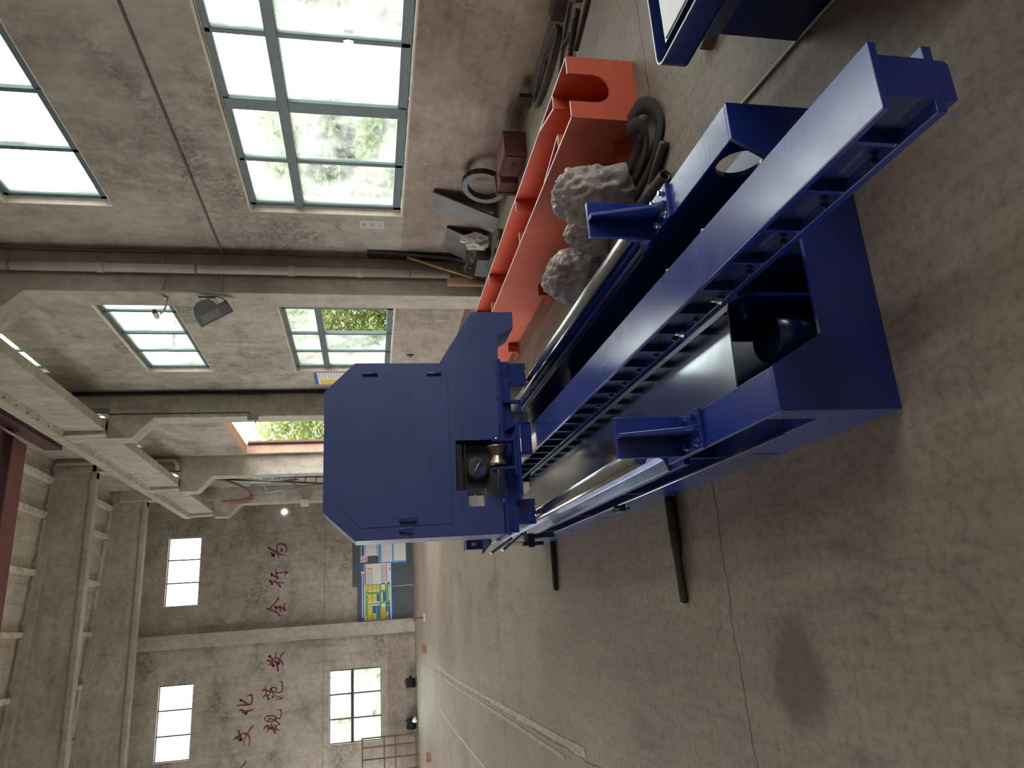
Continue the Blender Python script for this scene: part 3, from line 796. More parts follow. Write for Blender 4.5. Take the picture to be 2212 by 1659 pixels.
for s_, (p, q) in enumerate((((a1-.100, 1.79), (a1-.014, 2.11)), ((a0+.095, 1.75), (a0+.014, 2.13)))):
    d = MB(); w = .007
    d.prism([(p[0]-w,p[1]),(p[0]+w,p[1]),(q[0]+w,q[1]),(q[0]-w,q[1])], 'z', .015, zt-.002); d.build('diagonal_rib', K['orange'], ob)
ed = MB()
for a in (a0, a1-t): ed.box(a, a+t, b0, b1, zt, zt+.0015)
ed.box(a0, 2.162, b0, b0+t, zt, zt+.0015).box(2.345, a1, b0, b0+t, zt, zt+.0015)
for b in (1.78, 2.96, 4.26, 5.13):
    ed.box(a1-.105, a1-t, b, b+.010, zt-.002, zt+.0012).box(a0+t, a0+.10, b-.03, b-.02, zt-.002, zt+.0012)
for (p, q) in (((a1-.100, 1.79), (a1-.014, 2.11)), ((a0+.095, 1.75), (a0+.014, 2.13))):
    w = .006; ed.prism([(p[0]-w,p[1]),(p[0]+w,p[1]),(q[0]+w,q[1]),(q[0]-w,q[1])], 'z', zt-.002, zt+.0012)
eo = ed.build('cut_edge', K['white_edge'], ob); eo['label'] = 'bare white cut edges along the top'
for b in (1.62, 3.6, 5.0):
    MB().box(a0-.12, a0, b, b+.22, 0, .012).box(a0-.09, a0, b+.03, b+.045, .012, .10).build('foot', K['orange'], ob)

# ------------------------------------------------------------ the second blue machine at the right
tb = thing('blue_machine_base', 'dark blue machine base with a rounded corner rim around a white sheet', 'machine', M0, -MY)
R = .05
def rc(a, b, e=0.0):
    pts = []
    for k in range(9):
        th = pi/2 + (pi/2)*k/8
        pts.append((a+R + (R-e)*cos(th), b-R + (R-e)*sin(th)))
    return pts
top = rc(1.285, .20)
out = [(2.9, .20)] + top + [(1.285, -2.2), (2.9, -2.2)]
oo = [(2.9, .20)] + top + [(1.285, -2.2)]
inn = [(2.9, .194)] + [(1.285+R+(R-.006)*cos(pi/2+(pi/2)*k/8), .20-R+(R-.006)*sin(pi/2+(pi/2)*k/8)) for k in range(9)] + [(1.291, -2.2)]
n = len(oo)
def ring_wall(z0, z1):
    v = [(p[0], p[1], z) for z in (z0, z1) for q in (oo, inn) for p in q]; fs = []
    for i in range(n-1):
        fs += [(2*n+i, 3*n+i, 3*n+i+1, 2*n+i+1), (i, 2*n+i, 2*n+i+1, i+1), (n+i+1, 3*n+i+1, 3*n+i, n+i)]
    return MB().add(v, fs)
ring_wall(.405, .4955).build('rim_wall', K['shaded_blue'], tb)
ring_wall(.4955, .4975).build('rim_highlight', K['white_edge'], tb)  # pale strip paints the highlight along the top of the rim
MB().prism(out, 'z', .402, .412).build('tray_floor', K['shaded_blue'], tb)
MB().box(1.362, 2.88, -2.15, .150, .412, .478).build('inner_box', K['shaded_blue'], tb)
MB().box(1.372, 2.88, -2.15, .141, .478, .482).build('top_sheet', K['white'], tb)
ped = MB().prism([(1.362, 0), (2.9, 0), (2.9, .406), (1.30, .406), (1.33, .37), (1.362, .30)], 'y', -2.2, .09)
ped.prism([(.09, .30), (.19, .406), (.09, .406)], 'x', 1.42, 2.9)
ped.build('pedestal', K['shaded_blue'], tb, bevel=0.003)
wbk = MB().box(-.07, .07, -.05, .05, 0, .05).build('timber_block', K['wood'], None, bevel=0.004, loc=mw(1.90, .62), rot=(0,0,.2))
tag(wbk, 'small timber block on the floor behind the blue machine base', 'block')

# ------------------------------------------------------------ hose on the floor, pipes, webbing, bubble wrap
hs = MB().tube(spline([(1.80, 1.30, .008), (1.838, 1.607, .008), (1.868, 1.80, .008), (1.893, 2.0, .008), (1.915, 2.17, .008), (1.95, 2.42, .008)], 6), .0065, 10)
tag(hs.build('hose', plain('pale hose', (0.55,0.53,0.50), 0.4)), 'thin pale hose running straight across the floor between the two blue machines', 'hose')
def solid_pipe(p, q, r, hollow, label):
    p, q = Vector(p), Vector(q); L = (q-p).length; t = MB()
    if hollow: t.lathe((0,0,0), (0,0,L), [(.12, r*.68), (0, r*.70), (0, r), (1, r), (1, r*.7)], 22, cap=True)
    else: t.lathe((0,0,0), (0,0,L), [(0, r*.5), (.02, r*.9), (.06, r), (.95, r), (1, r*.7)], 20)
    o = t.build('steel_pipe', K['pipe']); o.location = p; o.rotation_mode = 'QUATERNION'
    o.rotation_quaternion = (q-p).to_track_quat('Z', 'Y'); return tag(o, label, 'pipe', 'loose pipes by the orange trough')
solid_pipe((2.235,2.852,.026), (2.130,3.075,.026), .024, False, 'short solid steel bar with rounded end on the floor by the orange trough')
solid_pipe((2.060,2.890,.034), (2.115,3.40,.034), .032, True, 'hollow steel pipe end on the floor just behind the right stop bracket')
solid_pipe((2.16,5.85,.03), (2.03,7.6,.03), .028, False, 'long dark pipe on the floor under the cabinet wing beside the trough')
solid_pipe((2.10,4.3,.012), (2.02,5.1,.012), .008, False, 'thin dark rod on the floor between the trough and right rail')
def ribbon(pts, w, th=.006):
    P = spline(pts, 8); mb = MB(); v = []; fs = []
    for k, p in enumerate(P):
        t_ = (P[min(k+1, len(P)-1)] - P[max(k-1, 0)]); t_.z = 0; s_ = Vector((-t_.y, t_.x, 0)).normalized()*w/2
        v += [p-s_, p+s_, p+s_+Vector((0,0,th)), p-s_+Vector((0,0,th))]
    for k in range(len(P)-1):
        a = 4*k
        for i in range(4):
            j = (i+1) % 4; fs.append((a+i, a+j, a+4+j, a+4+i))
    fs += [(3,2,1,0), (4*(len(P)-1), 4*(len(P)-1)+1, 4*(len(P)-1)+2, 4*(len(P)-1)+3)]
    return mb.add(v, fs, True)
st = ribbon([(2.57,3.14,.07),(2.58,3.02,.05),(2.50,2.93,.02),(2.37,2.90,.01),(2.29,3.04,.005),(2.25,3.25,.005),(2.23,3.5,.01)], .09)
st2 = ribbon([(2.50,3.12,.10),(2.46,3.02,.08),(2.38,3.02,.04),(2.33,3.16,.02),(2.31,3.4,.015),(2.26,3.7,.015)], .08)
st3 = ribbon([(2.54,3.20,.02),(2.43,3.12,.03),(2.40,3.30,.03),(2.36,3.6,.02)], .08)
st.add(st2.v, st2.f, True); st.add(st3.v, st3.f, True)
tag(st.build('lifting_strap', K['strap']), 'tangled dark webbing strap on the floor under the corner of the orange trough', 'strap')

from mathutils import noise as mn
def bag(name, c, sc, seed, label, rz=0):
    rnd = random.Random(int(seed*10)); bm = bmesh.new(); bmesh.ops.create_icosphere(bm, subdivisions=5, radius=1)
    o_ = Vector((seed*3.1, seed*1.7, seed))
    cuts = [Vector((rnd.gauss(0,1), rnd.gauss(0,1), abs(rnd.gauss(0,.8)))).normalized() for k in range(34)]
    dist = [rnd.uniform(.60, .98) for k in cuts]
    for v in bm.verts:
        n_ = v.co.normalized(); r = 1.05 + .30*mn.noise(n_*1.4+o_)
        for q, d_ in zip(cuts, dist):
            h_ = n_.dot(q)
            if h_*r > d_: r = r*.15 + .85*d_/h_
        r += .22*(0.22-abs(mn.noise(n_*2.6+o_))) + .10*(0.22-abs(mn.noise(n_*5.6+o_*2))) + .03*mn.noise(n_*14+o_)
        p = n_*r; v.co = Vector((p.x*sc[0], p.y*sc[1], max(p.z*sc[2], -sc[2]*.8)))
    me = bpy.data.meshes.new(name); bm.to_mesh(me); bm.free(); me.materials.append(K['wrap'])
    for p in me.polygons: p.use_smooth = True
    o = bpy.data.objects.new(name, me); COL.objects.link(o)
    o.location = mw(c[0], c[1], sc[2]*.8 + c[2]); o.rotation_euler = (0, 0, rz)
    return tag(o, label, 'bubble wrap', 'bubble wrap heaps')
bag('bubble_wrap', (1.77, 1.80, 0), (.20, .27, .29), 2.3, 'crumpled bubble wrap heap behind the right stop bracket against the orange trough')
bag('bubble_wrap', (1.62, 2.52, 0), (.19, .30, .22), 5.1, 'crumpled bubble wrap heap beside the right guide rail, farther from the end')
bag('bubble_wrap', (1.72, 2.15, 0), (.14, .09, .19), 8.4, 'low grey plastic heap squeezed between the two bubble wrap heaps')

# ------------------------------------------------------------ things along the window wall
def leaning(name, pts, th, m, label, cat, group=None):
    """a flat sheet through four corner points with thickness th along its normal"""
    P = [Vector(p) for p in pts]; nrm = (P[1]-P[0]).cross(P[3]-P[0]).normalized()*th
    mb = MB().add(P + [p+nrm for p in P], [(3,2,1,0),(4,5,6,7),(0,1,5,4),(1,2,6,5),(2,3,7,6),(3,0,4,7)])
    return tag(mb.build(name, m), label, cat, group)
leaning('steel_plate', [(4.44,7.22,.0),(4.46,7.58,.0),(4.66,7.43,.735),(4.66,7.07,.765)], .02, K['plate'], 'tall grey steel plate leaning on the window wall beside the toothed ring', 'plate', 'plates leaning on the window wall')
leaning('steel_plate', [(4.48,7.95,.0),(4.48,8.50,.0),(4.68,8.42,.52),(4.68,7.86,.53)], .02, K['plate'], 'low broad grey steel plate leaning on the wall between plate and corner', 'plate', 'plates leaning on the window wall')
leaning('board', [(4.60,8.55,0),(4.64,8.70,0),(4.695,8.72,1.50),(4.695,8.53,1.50)], .02, K['dark'], 'tall narrow dark board leaning in the corner by the column', 'board')
stk = MB().tube([(4.275,8.47,.012),(4.44,8.50,.50),(4.62,8.53,.985)], .017, 8); so = stk.build('marker_stick', K['stick'])
tag(so, 'worn yellow and brown stick leaning in the corner by the column', 'stick')
bt = MB().lathe((4.215,8.42,0),(4.215,8.42,.49),[(0,.055),(1,.055),(1,.045),(.9,.045)],22); tag(bt.build('cardboard_tube', K['cardboard']), 'brown tube standing upright in front of the column base', 'tube')
# toothed ring leaning on the wall
gr = MB(); N = 84
def ringsolid(mb, R0, R1, w, N):
    v = []; fs = []
    for i in range(N):
        a = 2*pi*i/N; r1 = R1 + (.008 if (i // 1) % 2 == 0 else -.004)
        for x, r in ((-w, R0), (w, R0), (w, r1), (-w, r1)): v.append((x, r*cos(a), r*sin(a)))
    for i in range(N):
        j = (i+1) % N
        for k in range(4):
            l = (k+1) % 4; fs.append((i*4+k, i*4+l, j*4+l, j*4+k))
    return mb.add(v, fs)
ringsolid(gr, .178, .236, .036, 120)
go = gr.build('gear_ring', K['dark'], None, loc=(4.52, 6.70, .243), rot=(0, .20, .10))
tag(go, 'dark toothed gear ring standing on edge against the window wall', 'gear')
tbx = thing('tool_case', 'dusty maroon metal case on its side at the foot of the window wall', 'case', (4.33, 5.84, 0), 0)
MB().box(-.14, .12, -.18, .19, .0, .22).build('body', K['toolbox'], tbx, bevel=0.008)
MB().box(-.155, -.14, -.15, .16, .02, .20).box(-.150, -.142, -.19, .20, .205, .225).build('lid_frame', K['toolbox'], tbx, bevel=0.003)
MB().box(-.17, -.155, -.05, .06, .10, .12).build('handle', K['dark'], tbx)
tb2 = thing('tool_case', 'smaller dusty maroon case next to the toothed gear ring', 'case', (4.28, 6.19, 0), .1)
MB().box(-.12, .10, -.08, .07, .0, .19).build('body', K['toolbox'], tb2, bevel=0.008)
MB().box(-.13, .11, .07, .11, .0, .205).build('lid', K['toolbox'], tb2, bevel=0.006)
MB().tube(spline([(-.02,.11,.03),(-.03,.20,.02),(.0,.26,.06),(.04,.22,.12),(.03,.13,.13)],6), .006, 6).build('wire_loop', K['hose'], tb2)
pb = MB().lathe((0,0,0),(0,0,.27),[(0,.03),(1,.03),(1,.022),(.9,.022)],18); po = pb.build('short_pipe', K['pipe'], None, loc=(4.16,7.00,.035), rot=(radians(-90), 0, .25))
tag(po, 'short rusty pipe on the floor at the foot of the tall steel plate', 'pipe')
pb = MB().lathe((0,0,0),(0,0,.42),[(0,.022),(1,.022),(1,.016),(.9,.016)],18); po = pb.build('short_pipe', K['pipe'], None, loc=(4.12,7.35,.03), rot=(radians(-84), 0, .1))
tag(po, 'thin pipe on the floor in the scrap heap before the low steel plate', 'pipe')
bag2 = bmesh.new(); bmesh.ops.create_icosphere(bag2, subdivisions=4, radius=1)
for v in bag2.verts:
    r = 1+.4*mn.noise(v.co*1.8)+.2*mn.noise(v.co*4); v.co = Vector((v.co.x*r*.09, v.co.y*r*.12, max(v.co.z*r*.17, -.15)))
me = bpy.data.meshes.new('plastic_bag'); bag2.to_mesh(me); bag2.free(); me.materials.append(K['wrap'])
o = bpy.data.objects.new('plastic_bag', me); COL.objects.link(o); o.location = (4.42, 7.72, .20)
tag(o, 'crumpled grey plastic bag between the two leaning steel plates', 'bag')
cs = MB().box(-.10,.10,-.17,.17,0,.17); o = cs.build('scrap_box', K['dark'], None, bevel=.006, loc=(4.30, 8.02, 0), rot=(0,0,.15)); tag(o, 'small dark box in front of the low leaning steel plate', 'box')
wires = MB()
for k in range(5):
    r_ = .10+.03*k; pts = [(4.30+.02*k+.06*cos(t*.9+k)+.02*sin(3*t), 8.05+r_*sin(t)+.03*k, .17+.02+.10*abs(cos(t*.7+k))) for t in [x*.5 for x in range(13)]]
    wires.tube(spline(pts, 3), .006, 6)
tag(wires.build('wire_tangle', K['hose'], None), 'tangle of grey wires lying over the small dark box', 'wire')

# rubbish and hoses at the wall corner
def coil(name, c, rx, ry, turns, r, label, z=.012, seed=0):
    rnd = random.Random(seed); pts = []
    for k in range(turns*10+1):
        a = 2*pi*k/10; e = 1+.10*rnd.uniform(-1,1)
        pts.append((c[0]+rx*e*cos(a), c[1]+ry*e*sin(a), z + .012*(k//10) + .01*rnd.random()))
    return tag(MB().tube(spline(pts, 4), r, 8).build(name, K['hose']), label, 'hose', 'hoses by the wall')
coil('hose', (4.33, 4.70), .10, .42, 3, .013, 'coil of grey hose on the floor along the window wall behind the trough', seed=3)
h1 = MB().tube(spline([(4.33,3.86,.02),(4.26,4.0,.02),(4.12,4.25,.02),(3.95,4.45,.015),(3.75,4.62,.015)],8), .014, 8)
tag(h1.build('hose', K['hose']), 'loose grey hose stretched from the sack towards the trough end', 'hose', 'hoses by the wall')
scrapl = [((4.46,4.10),(.14,.30,.10),.3,'dark lump of dusty scrap against the window wall beside hoses'),((4.02,4.00),(.05,.34,.03),.5,'flat dark scrap strip on the floor in the rubbish corner'),
          ((3.92,3.80),(.04,.40,.03),.25,'long thin scrap bar at the floor edge of the rubbish'),((4.20,3.78),(.16,.16,.05),.8,'square dusty scrap piece in the middle of the rubbish'),
          ((4.12,4.18),(.03,.30,.03),-.4,'slim scrap bar lying across the hoses in the corner'),((4.55,5.35),(.05,.13,.12),.1,'small grey scrap chunk leaning at the wall foot before the cases')]
for (x, y), (sx, sy, sz), rz, lb in scrapl:
    mb = MB().box(-sx/2, sx/2, -sy/2, sy/2, 0, sz); o = mb.build('scrap_piece', K['debris'], None, bevel=.006, loc=(x, y, 0), rot=(0,0,rz))
    tag(o, lb, 'scrap', 'scrap pieces by the wall')
r2 = MB().tube([(4.02,3.86,.05),(3.80,4.30,.02)], .011, 8); tag(r2.build('rod', K['rust']), 'thin rusty rod lying over the rubbish near the trough end', 'rod')
sk = MB().lathe((4.44,3.18,.18),(4.40,3.78,.175),[(0,.10),(.1,.15),(.5,.17),(.85,.15),(1,.06)],28); tag(sk.build('sack_roll', K['pink']), 'dusty pink roll of sacking lying at the foot of the wall', 'sack')

# ------------------------------------------------------------ services on the columns
dp = thing('drain_pipe', 'pale drain pipe running down the side of the nearest column', 'pipe', (4.455, 8.675, 0))
MB().cyl((0,0,.42),(0,0,6.3),.055,n=20).build('pipe', K['pvc'], dp)
for z in (.95, 1.6, 2.45, 3.6, 4.7, 5.7):
    if z in (1.6, 2.45, 4.7): MB().cyl((0,0,z-.045),(0,0,z+.045),.064,n=20).build('collar', K['pvc'], dp)
    else: MB().cyl((0,0,z-.012),(0,0,z+.012),.061,n=20).box(-.01,.01,.05,.075,z-.012,z+.012).build('clamp', K['grey'], dp)
cd = MB().tube([(4.70,3.35,3.36),(4.70,8.70,3.31),(4.43,8.735,3.31),(4.19,8.735,3.305)], .012, 8)
tag(cd.build('conduit', plain('pale conduit', (0.30,0.28,0.255), 0.7)), 'thin conduit along the window wall to the floodlight on the nearest column', 'conduit')
cd = MB().tube(spline([(4.70,8.60,6.2),(4.70,8.66,5.6),(4.70,8.68,5.1),(4.70,8.69,3.99)],5)+[Vector((4.45,8.735,3.975)),Vector((4.22,8.735,3.99)),Vector((4.16,8.80,4.01)),Vector((4.155,8.95,3.95))], .010, 8)
tag(cd.build('conduit', bpy.data.materials['pale conduit']), 'thin conduit down the wall corner to the camera on the nearest column', 'conduit')
fl = thing('floodlight', 'grey square floodlight with rounded back on the nearest column', 'lamp', (4.17, 8.92, 3.40))
U = Vector((.56, .10, -.82)).normalized(); Nn = Vector((-.25, -.93, -.28)); Nn = (Nn - U*Nn.dot(U)).normalized(); Wv = Nn.cross(U).normalized()
if Wv.x < 0: Wv = -Wv
Hm = Matrix((U, Wv, Nn)).transposed().to_4x4(); Hm.translation = Vector((-.24, -.06, .0))
MB().box(-.22,.22,-.085,.085,-.03,.03).xf(Hm).build('head', K['grey'], fl, bevel=.006)
MB().box(-.17,.075,-.06,.045,.03,.033).xf(Hm).build('lens', K['lens'], fl)
hd = [(-.21,.085)] + [(-.06+.15*cos(t_), .085+.13*sin(t_)) for t_ in [pi - pi*k/12 for k in range(13)]] + [(.12,.085)]
MB().prism(hd, 'z', -.05, .015).xf(Hm).build('back_housing', K['grey'], fl)
MB().box(-.02, .0, -.06, .10, .0, .20).build('mount_plate', K['grey'], fl)
MB().tube([(-.01,.02,.10),(-.10,.0,.09),(-.16,-.03,.05)], .014, 8).build('bracket', K['grey'], fl)
MB().tube(spline([(-.02,-.05,.03),(-.03,-.12,-.04),(-.07,-.14,-.12),(-.12,-.10,-.15)],6), .006, 6).build('cable', K['black'], fl)
sc = thing('security_camera', 'small white bullet camera on an arm at the nearest column', 'camera', (4.17, 8.92, 3.98))
MB().cyl((0,0,0),(-.012,0,0),.045,n=20).build('base', K['lightgrey'], sc)
MB().tube([(0,0,0),(-.10,-.01,.0),(-.20,-.03,.02),(-.235,-.03,.06)], .014, 10).build('arm', K['lightgrey'], sc)
MB().lathe((-.26,.02,.10),(-.24,-.12,.10),[(0,.026),(.1,.032),(.9,.034),(1,.034)],18).build('body', K['lightgrey'], sc)
MB().cyl((-.24,-.121,.10),(-.2395,-.126,.10),.026,n=18).build('lens', K['black'], sc)
f2 = thing('floodlight', 'small dark floodlight on the second column above the doorway', 'lamp', (4.17, 14.33, 3.72))
MB().box(-.10,.0,-.10,-.03,-.10,.10).build('head', K['grey'], f2, bevel=.006)
MB().box(-.05,.0,-.03,.02,-.03,.03).build('mount_plate', K['grey'], f2)
MB().tube([(-.09,-.07,-.06),(-.17,-.08,-.055)], .008, 6).build('pull_cord', K['black'], f2)
w2 = MB().tube([(4.255,14.31,6.34),(4.25,14.31,3.80),(4.15,14.30,3.75)], .009, 6); tag(w2.build('cable', K['black']), 'black cable running down the second column to the small floodlight', 'cable')
bn = MB()
rnd = random.Random(5)
for k in range(6):
    x = 4.69-.015*k; bn.tube(spline([(x, 14.29-.006*k+rnd.uniform(-.01,.01), z_) for z_ in (7.0, 5.6, 4.6, 3.9, 3.2, 2.2)], 4), .009, 6)
for k in range(16):
    a = k*.4; bn.tube(spline([(4.62+.015*cos(a+t_), 14.27+.012*sin(a*3+t_), 3.74+(.26+.03*rnd.random())*cos(t_*1.0)) for t_ in [x*pi/6 for x in range(13)]], 2), .007, 5)
tag(bn.build('cable_bundle', K['black']), 'bundle of dark cables in the corner before the second column', 'cable')
p3_ = MB().tube([(4.60,19.80,9.30),(4.60,19.80,6.62),(4.59,19.80,6.50),(4.52,19.80,6.43),(4.33,19.80,6.41)], .055, 14)
tag(p3_.build('drain_pipe', K['pvc']), 'pale drain pipe with an elbow at the third column below the roof', 'pipe')
bx_ = MB().box(4.00,4.21,24.18,24.30,3.43,3.68).box(4.04,4.17,24.17,24.18,3.47,3.64); tag(bx_.build('junction_box', K['lightgrey'], bevel=.006), 'pale grey electrical box on the last column near the far wall', 'box')
lm = MB().lathe((4.25,YF,4.47),(4.25,YF-.06,4.47),[(0,.10),(.6,.10),(1,.06)],24); tag(lm.build('glow_disc', K['glow']), 'small round disc glowing white on the far wall', 'lamp')  # added emissive disc for a bright round spot of unknown source
ou = MB().box(XW-.03,XW,12.32,12.36,.69,.81).box(XW-.04,XW,12.36,12.41,.73,.77); tag(ou.build('wall_bracket', K['dark']), 'small dark bracket on the wall under the second window', 'bracket')
pnm = thing('wall_notice', 'faded paper notice in three squares on the wall beside the near window', 'notice', (XW, 7.90, 1.44))
for k in range(3):
    z = .145-.097*k
    MB().box(-.004, 0, -.09, .09, z-.094, z).build('sheet', K['paper_dull'], pnm)
    s_ = MB()
    if k < 2:
        for (y0, y1, z0, z1) in ((-.05,.05,.030,.036),(-.04,.04,.050,.055),(-.045,.045,.066,.071),(-.003,.003,.03,.072)): s_.box(-.0055,-.004,y0,y1,z-z1,z-z0)
    else:
        s_.box(-.0055,-.004,-.06,.05,z-.055,z-.049)
    s_.build('brush_text', K['p_ink'], pnm)
po = thing('wall_poster', 'blue and yellow printed poster on the window wall before the second column', 'poster', (XW, 13.64, 2.22))
MB().box(-.01,0,-.33,.33,-.52,.30).build('sheet', K['paper'], po)
MB().box(-.012,-.01,-.33,.33,.235,.30).box(-.012,-.01,-.33,.33,-.42,-.36).build('header_band', K['p_blue'], po)
MB().box(-.012,-.01,.05,.31,-.30,.20).build('yellow_field', K['p_yellow'], po)
s_ = MB()
for k in range(9): s_.box(-.012,-.01,-.28,-.02,.19-.055*k,.20-.055*k)
s_.build('text_lines', K['p_ink'], po)
MB().box(-.012,-.01,-.30,.0,-.50,-.44).build('red_band', K['p_red'], po)
cc = MB().box(4.30,4.47,11.55,11.62,1.085,1.36)
# access ladder with a hooped guard near the last column
la = thing('access_ladder', 'grey steel ladder with a curved maroon guard hoop near the last column', 'ladder', (4.4, 22.2, 0))
def rail_(p, q, r, nm='rail', m='dark'):
    MB().tube([p, q], r, 8).build(nm, K[m], la)
rail_((.17,0,5.93), (-.11,0,2.40), .028); rail_((.27,.30,5.93), (.18,.30,2.40), .028)
for k in range(10):
    z = 2.75+.32*k; f_ = (z-2.4)/3.53
    MB().tube([(-.11+.28*f_,0,z),(.18+.09*f_,.30,z)], .018, 6).build('rung', K['grey'], la)
rail_((-.40,-.10,4.90), (-.10,0,3.0), .030, 'brace', 'grey'); rail_((-.02,.2,4.95), (.12,.2,3.6), .026, 'brace', 'grey')
for k in range(3):
    f_ = .25+.25*k; MB().tube([(-.40+.30*f_,-.1+.1*f_,4.9-1.9*f_),(-.02+.14*f_,.2,4.95-1.35*f_)], .018, 6).build('brace_rung', K['grey'], la)
path = spline([(.17,5.95),(.02,5.45),(-.14,5.12),(-.30,4.93),(-.40,4.92),(-.47,5.08),(-.50,5.35),(-.51,5.66)].__class__([(x, 0, z) for x, z in [(.17,5.95),(.02,5.45),(-.14,5.12),(-.30,4.93),(-.40,4.92),(-.47,5.08),(-.50,5.35),(-.51,5.66)]]), 6)
hv = MB(); v = []; fs = []
for p in path:
    v += [(p.x, -.20, p.z), (p.x, .22, p.z)]
for k in range(len(path)-1): fs.append((2*k, 2*k+1, 2*k+3, 2*k+2))
ho = hv.add(v, fs, True).build('guard_hoop', K['maroon2'], la)
so_ = ho.modifiers.new('thickness', 'SOLIDIFY'); so_.thickness = .03

# ------------------------------------------------------------ far end of the hall
nb = thing('notice_board', 'dark slate notice panel standing against the far wall behind the cabinet', 'board', (0, YF-.05, 0))
MB().box(.30, 3.6, -.02, .02, 0, 1.945).build('panel', K['board'], nb, bevel=.004)
MB().box(1.52, 3.6, -.015, .025, 1.945, 2.11).build('upper_panel', K['board'], nb)
MB().box(1.46, 1.475, -.024, -.02, 0, .72).build('seam_strip', K['lightgrey'], nb)
YP = YF-.075
def hp(x, y): return 2.278-.0015*(y-760), 1.704-.00143*(x-520)
def sheet(mb, x0, x1, y0, y1, d):
    (Xa, za), (Xb, zb) = hp(x0, y0), hp(x1, y1)
    return mb.box(min(Xa,Xb), max(Xa,Xb), YP-d-.002, YP-d, min(za,zb), max(za,zb))
mp = thing('site_map_poster', 'big blue poster with a green and yellow site plan on the notice board', 'poster', (0,0,0))
sheet(MB(), 430, 1205, 760, 2040, 0).build('backing', K['p_blue'], mp)
sheet(MB(), 515, 1170, 765, 2035, .002).build('sheet', K['paper'], mp)
sheet(sheet(MB(), 530, 555, 775, 1240, .004), 1045, 1065, 780, 1200, .004).build('red_line', K['p_red'], mp)
gm = MB(); sheet(gm, 540, 1140, 1235, 2030, .004); gm.build('plan_ground', K['p_green'], mp)
ym = MB()
for x0, x1, y0, y1 in ((545,598,1255,1380),(615,700,1255,1385),(722,800,1255,1385),(815,888,1252,1380),(610,700,1455,1625),(722,808,1455,1625),(605,700,1730,1925),(605,700,1940,2030),(720,800,1890,2020),(528,585,1925,2030),(570,590,1535,1600),(1045,1080,1870,1960)): sheet(ym, x0, x1, y0, y1, .006)
ym.build('yellow_block', K['p_yellow'], mp)
bm_ = MB()
for x0, x1, y0, y1 in ((820,885,1465,1620),(965,1035,1425,1620),(720,800,1720,1885),(820,885,1720,1975),(1045,1080,1745,1860),(1095,1140,1740,2025),(1045,1125,1665,1710),(930,1020,1215,1245),(1070,1140,1205,1240),(1135,1155,870,930)): sheet(bm_, x0, x1, y0, y1, .006)
bm_.build('blue_block', K['p_blue'], mp)
wm = MB()
for x0, x1, y0, y1 in ((930,1020,1250,1370),(930,960,1425,1630),(600,885,1385,1402),(600,885,1630,1655),(600,885,1690,1715),(930,1015,1680,1760),(565,590,1440,1470),(1105,1125,1270,1610)): sheet(wm, x0, x1, y0, y1, .006)
wm.build('white_block', K['paper'], mp)
om = MB(); sheet(om, 930, 1015, 1770, 2035, .006); sheet(om, 580, 720, 855, 900, .006); om.build('orange_block', K['p_orange'], mp)
tm = MB()
for k in range(21): sheet(tm, 462, 492, 1010+46*k, 1010+46*k+30, .004)
sheet(tm, 445, 505, 930, 990, .004); tm.build('title_text', K['paper'], mp)
im = MB()
for c in range(4):
    for k in range(14):
        sheet(im, 575+42*c, 590+42*c, 930+22*k, 944+22*k, .004)
for c in range(2):
    for k in range(8): sheet(im, 930+52*c, 960+52*c, 815+50*k, 840+50*k, .004)
for k in range(9): sheet(im, 1090, 1100, 800+46*k, 815+46*k, .004)
for x, y in ((655,1335),(760,1310),(855,1310),(560,1325),(650,1540),(765,1550),(650,1800),(655,2000),(755,1970),(855,1540),(1000,1520),(970,1900)): sheet(im, x-3, x+3, y-18, y+18, .008)
im.build('small_text', K['p_ink'], mp)
d1 = thing('wall_document', 'white document sheet with dark blue header at the top of the notice board', 'document', (0,0,0))
sheet(MB(), 440, 865, 240, 580, 0).build('sheet', K['paper'], d1); sheet(sheet(sheet(MB(), 455, 520, 240, 575, .002), 540, 552, 320, 545, .002), 825, 838, 260, 550, .002).build('header_band', K['p_blue'], d1)
t_ = MB()
for k in range(6): sheet(t_, 580+40*k, 588+40*k, 330, 530, .002)
t_.build('text_lines', K['p_pale'], d1)
d2 = thing('wall_document', 'light blue framed document pair lower on the notice board', 'document', (0,0,0))
sheet(MB(), 870, 1555, 225, 765, -.002).build('backing', K['p_sky'], d2)
sheet(sheet(MB(), 945, 1205, 255, 735, .001), 1245, 1540, 235, 725, .001).build('sheet', K['paper'], d2)
t_ = MB()
for k in range(6): sheet(t_, 965+38*k, 985+38*k, 470, 720-30*(k % 2), .003)
sheet(t_, 940, 1205, 408, 414, .003)
for k in range(3): sheet(t_, 970+60*k, 985+60*k, 280, 380, .003)
sheet(sheet(t_, 1330, 1336, 370, 600, .003), 1490, 1496, 370, 600, .003); sheet(sheet(t_, 1330, 1496, 370, 376, .003), 1330, 1496, 600, 606, .003)
t_.build('text_lines', K['p_pale'], d2)
ns = thing('no_smoking_sign', 'small white no smoking sign with a red ring and red strip', 'sign', (0,0,0))
sheet(MB(), 430, 608, 585, 720, 0).build('sheet', K['paper'], ns)
cxx, czz = hp(497, 655); rg = MB(); N = 28; v = []; fs = []
for i in range(N):
    a = 2*pi*i/N; v += [(cxx+.075*cos(a), YP-.003, czz+.075*sin(a)), (cxx+.058*cos(a), YP-.003, czz+.058*sin(a))]
for i in range(N): j = (i+1) % N; fs.append((2*i, 2*j, 2*j+1, 2*i+1))
rg.add(v, fs); rg.add([(cxx-.055,YP-.003,czz+.040),(cxx-.040,YP-.003,czz+.055),(cxx+.055,YP-.003,czz-.040),(cxx+.040,YP-.003,czz-.055)], [(0,1,2,3)]); rg.build('red_ring', K['p_red'], ns)
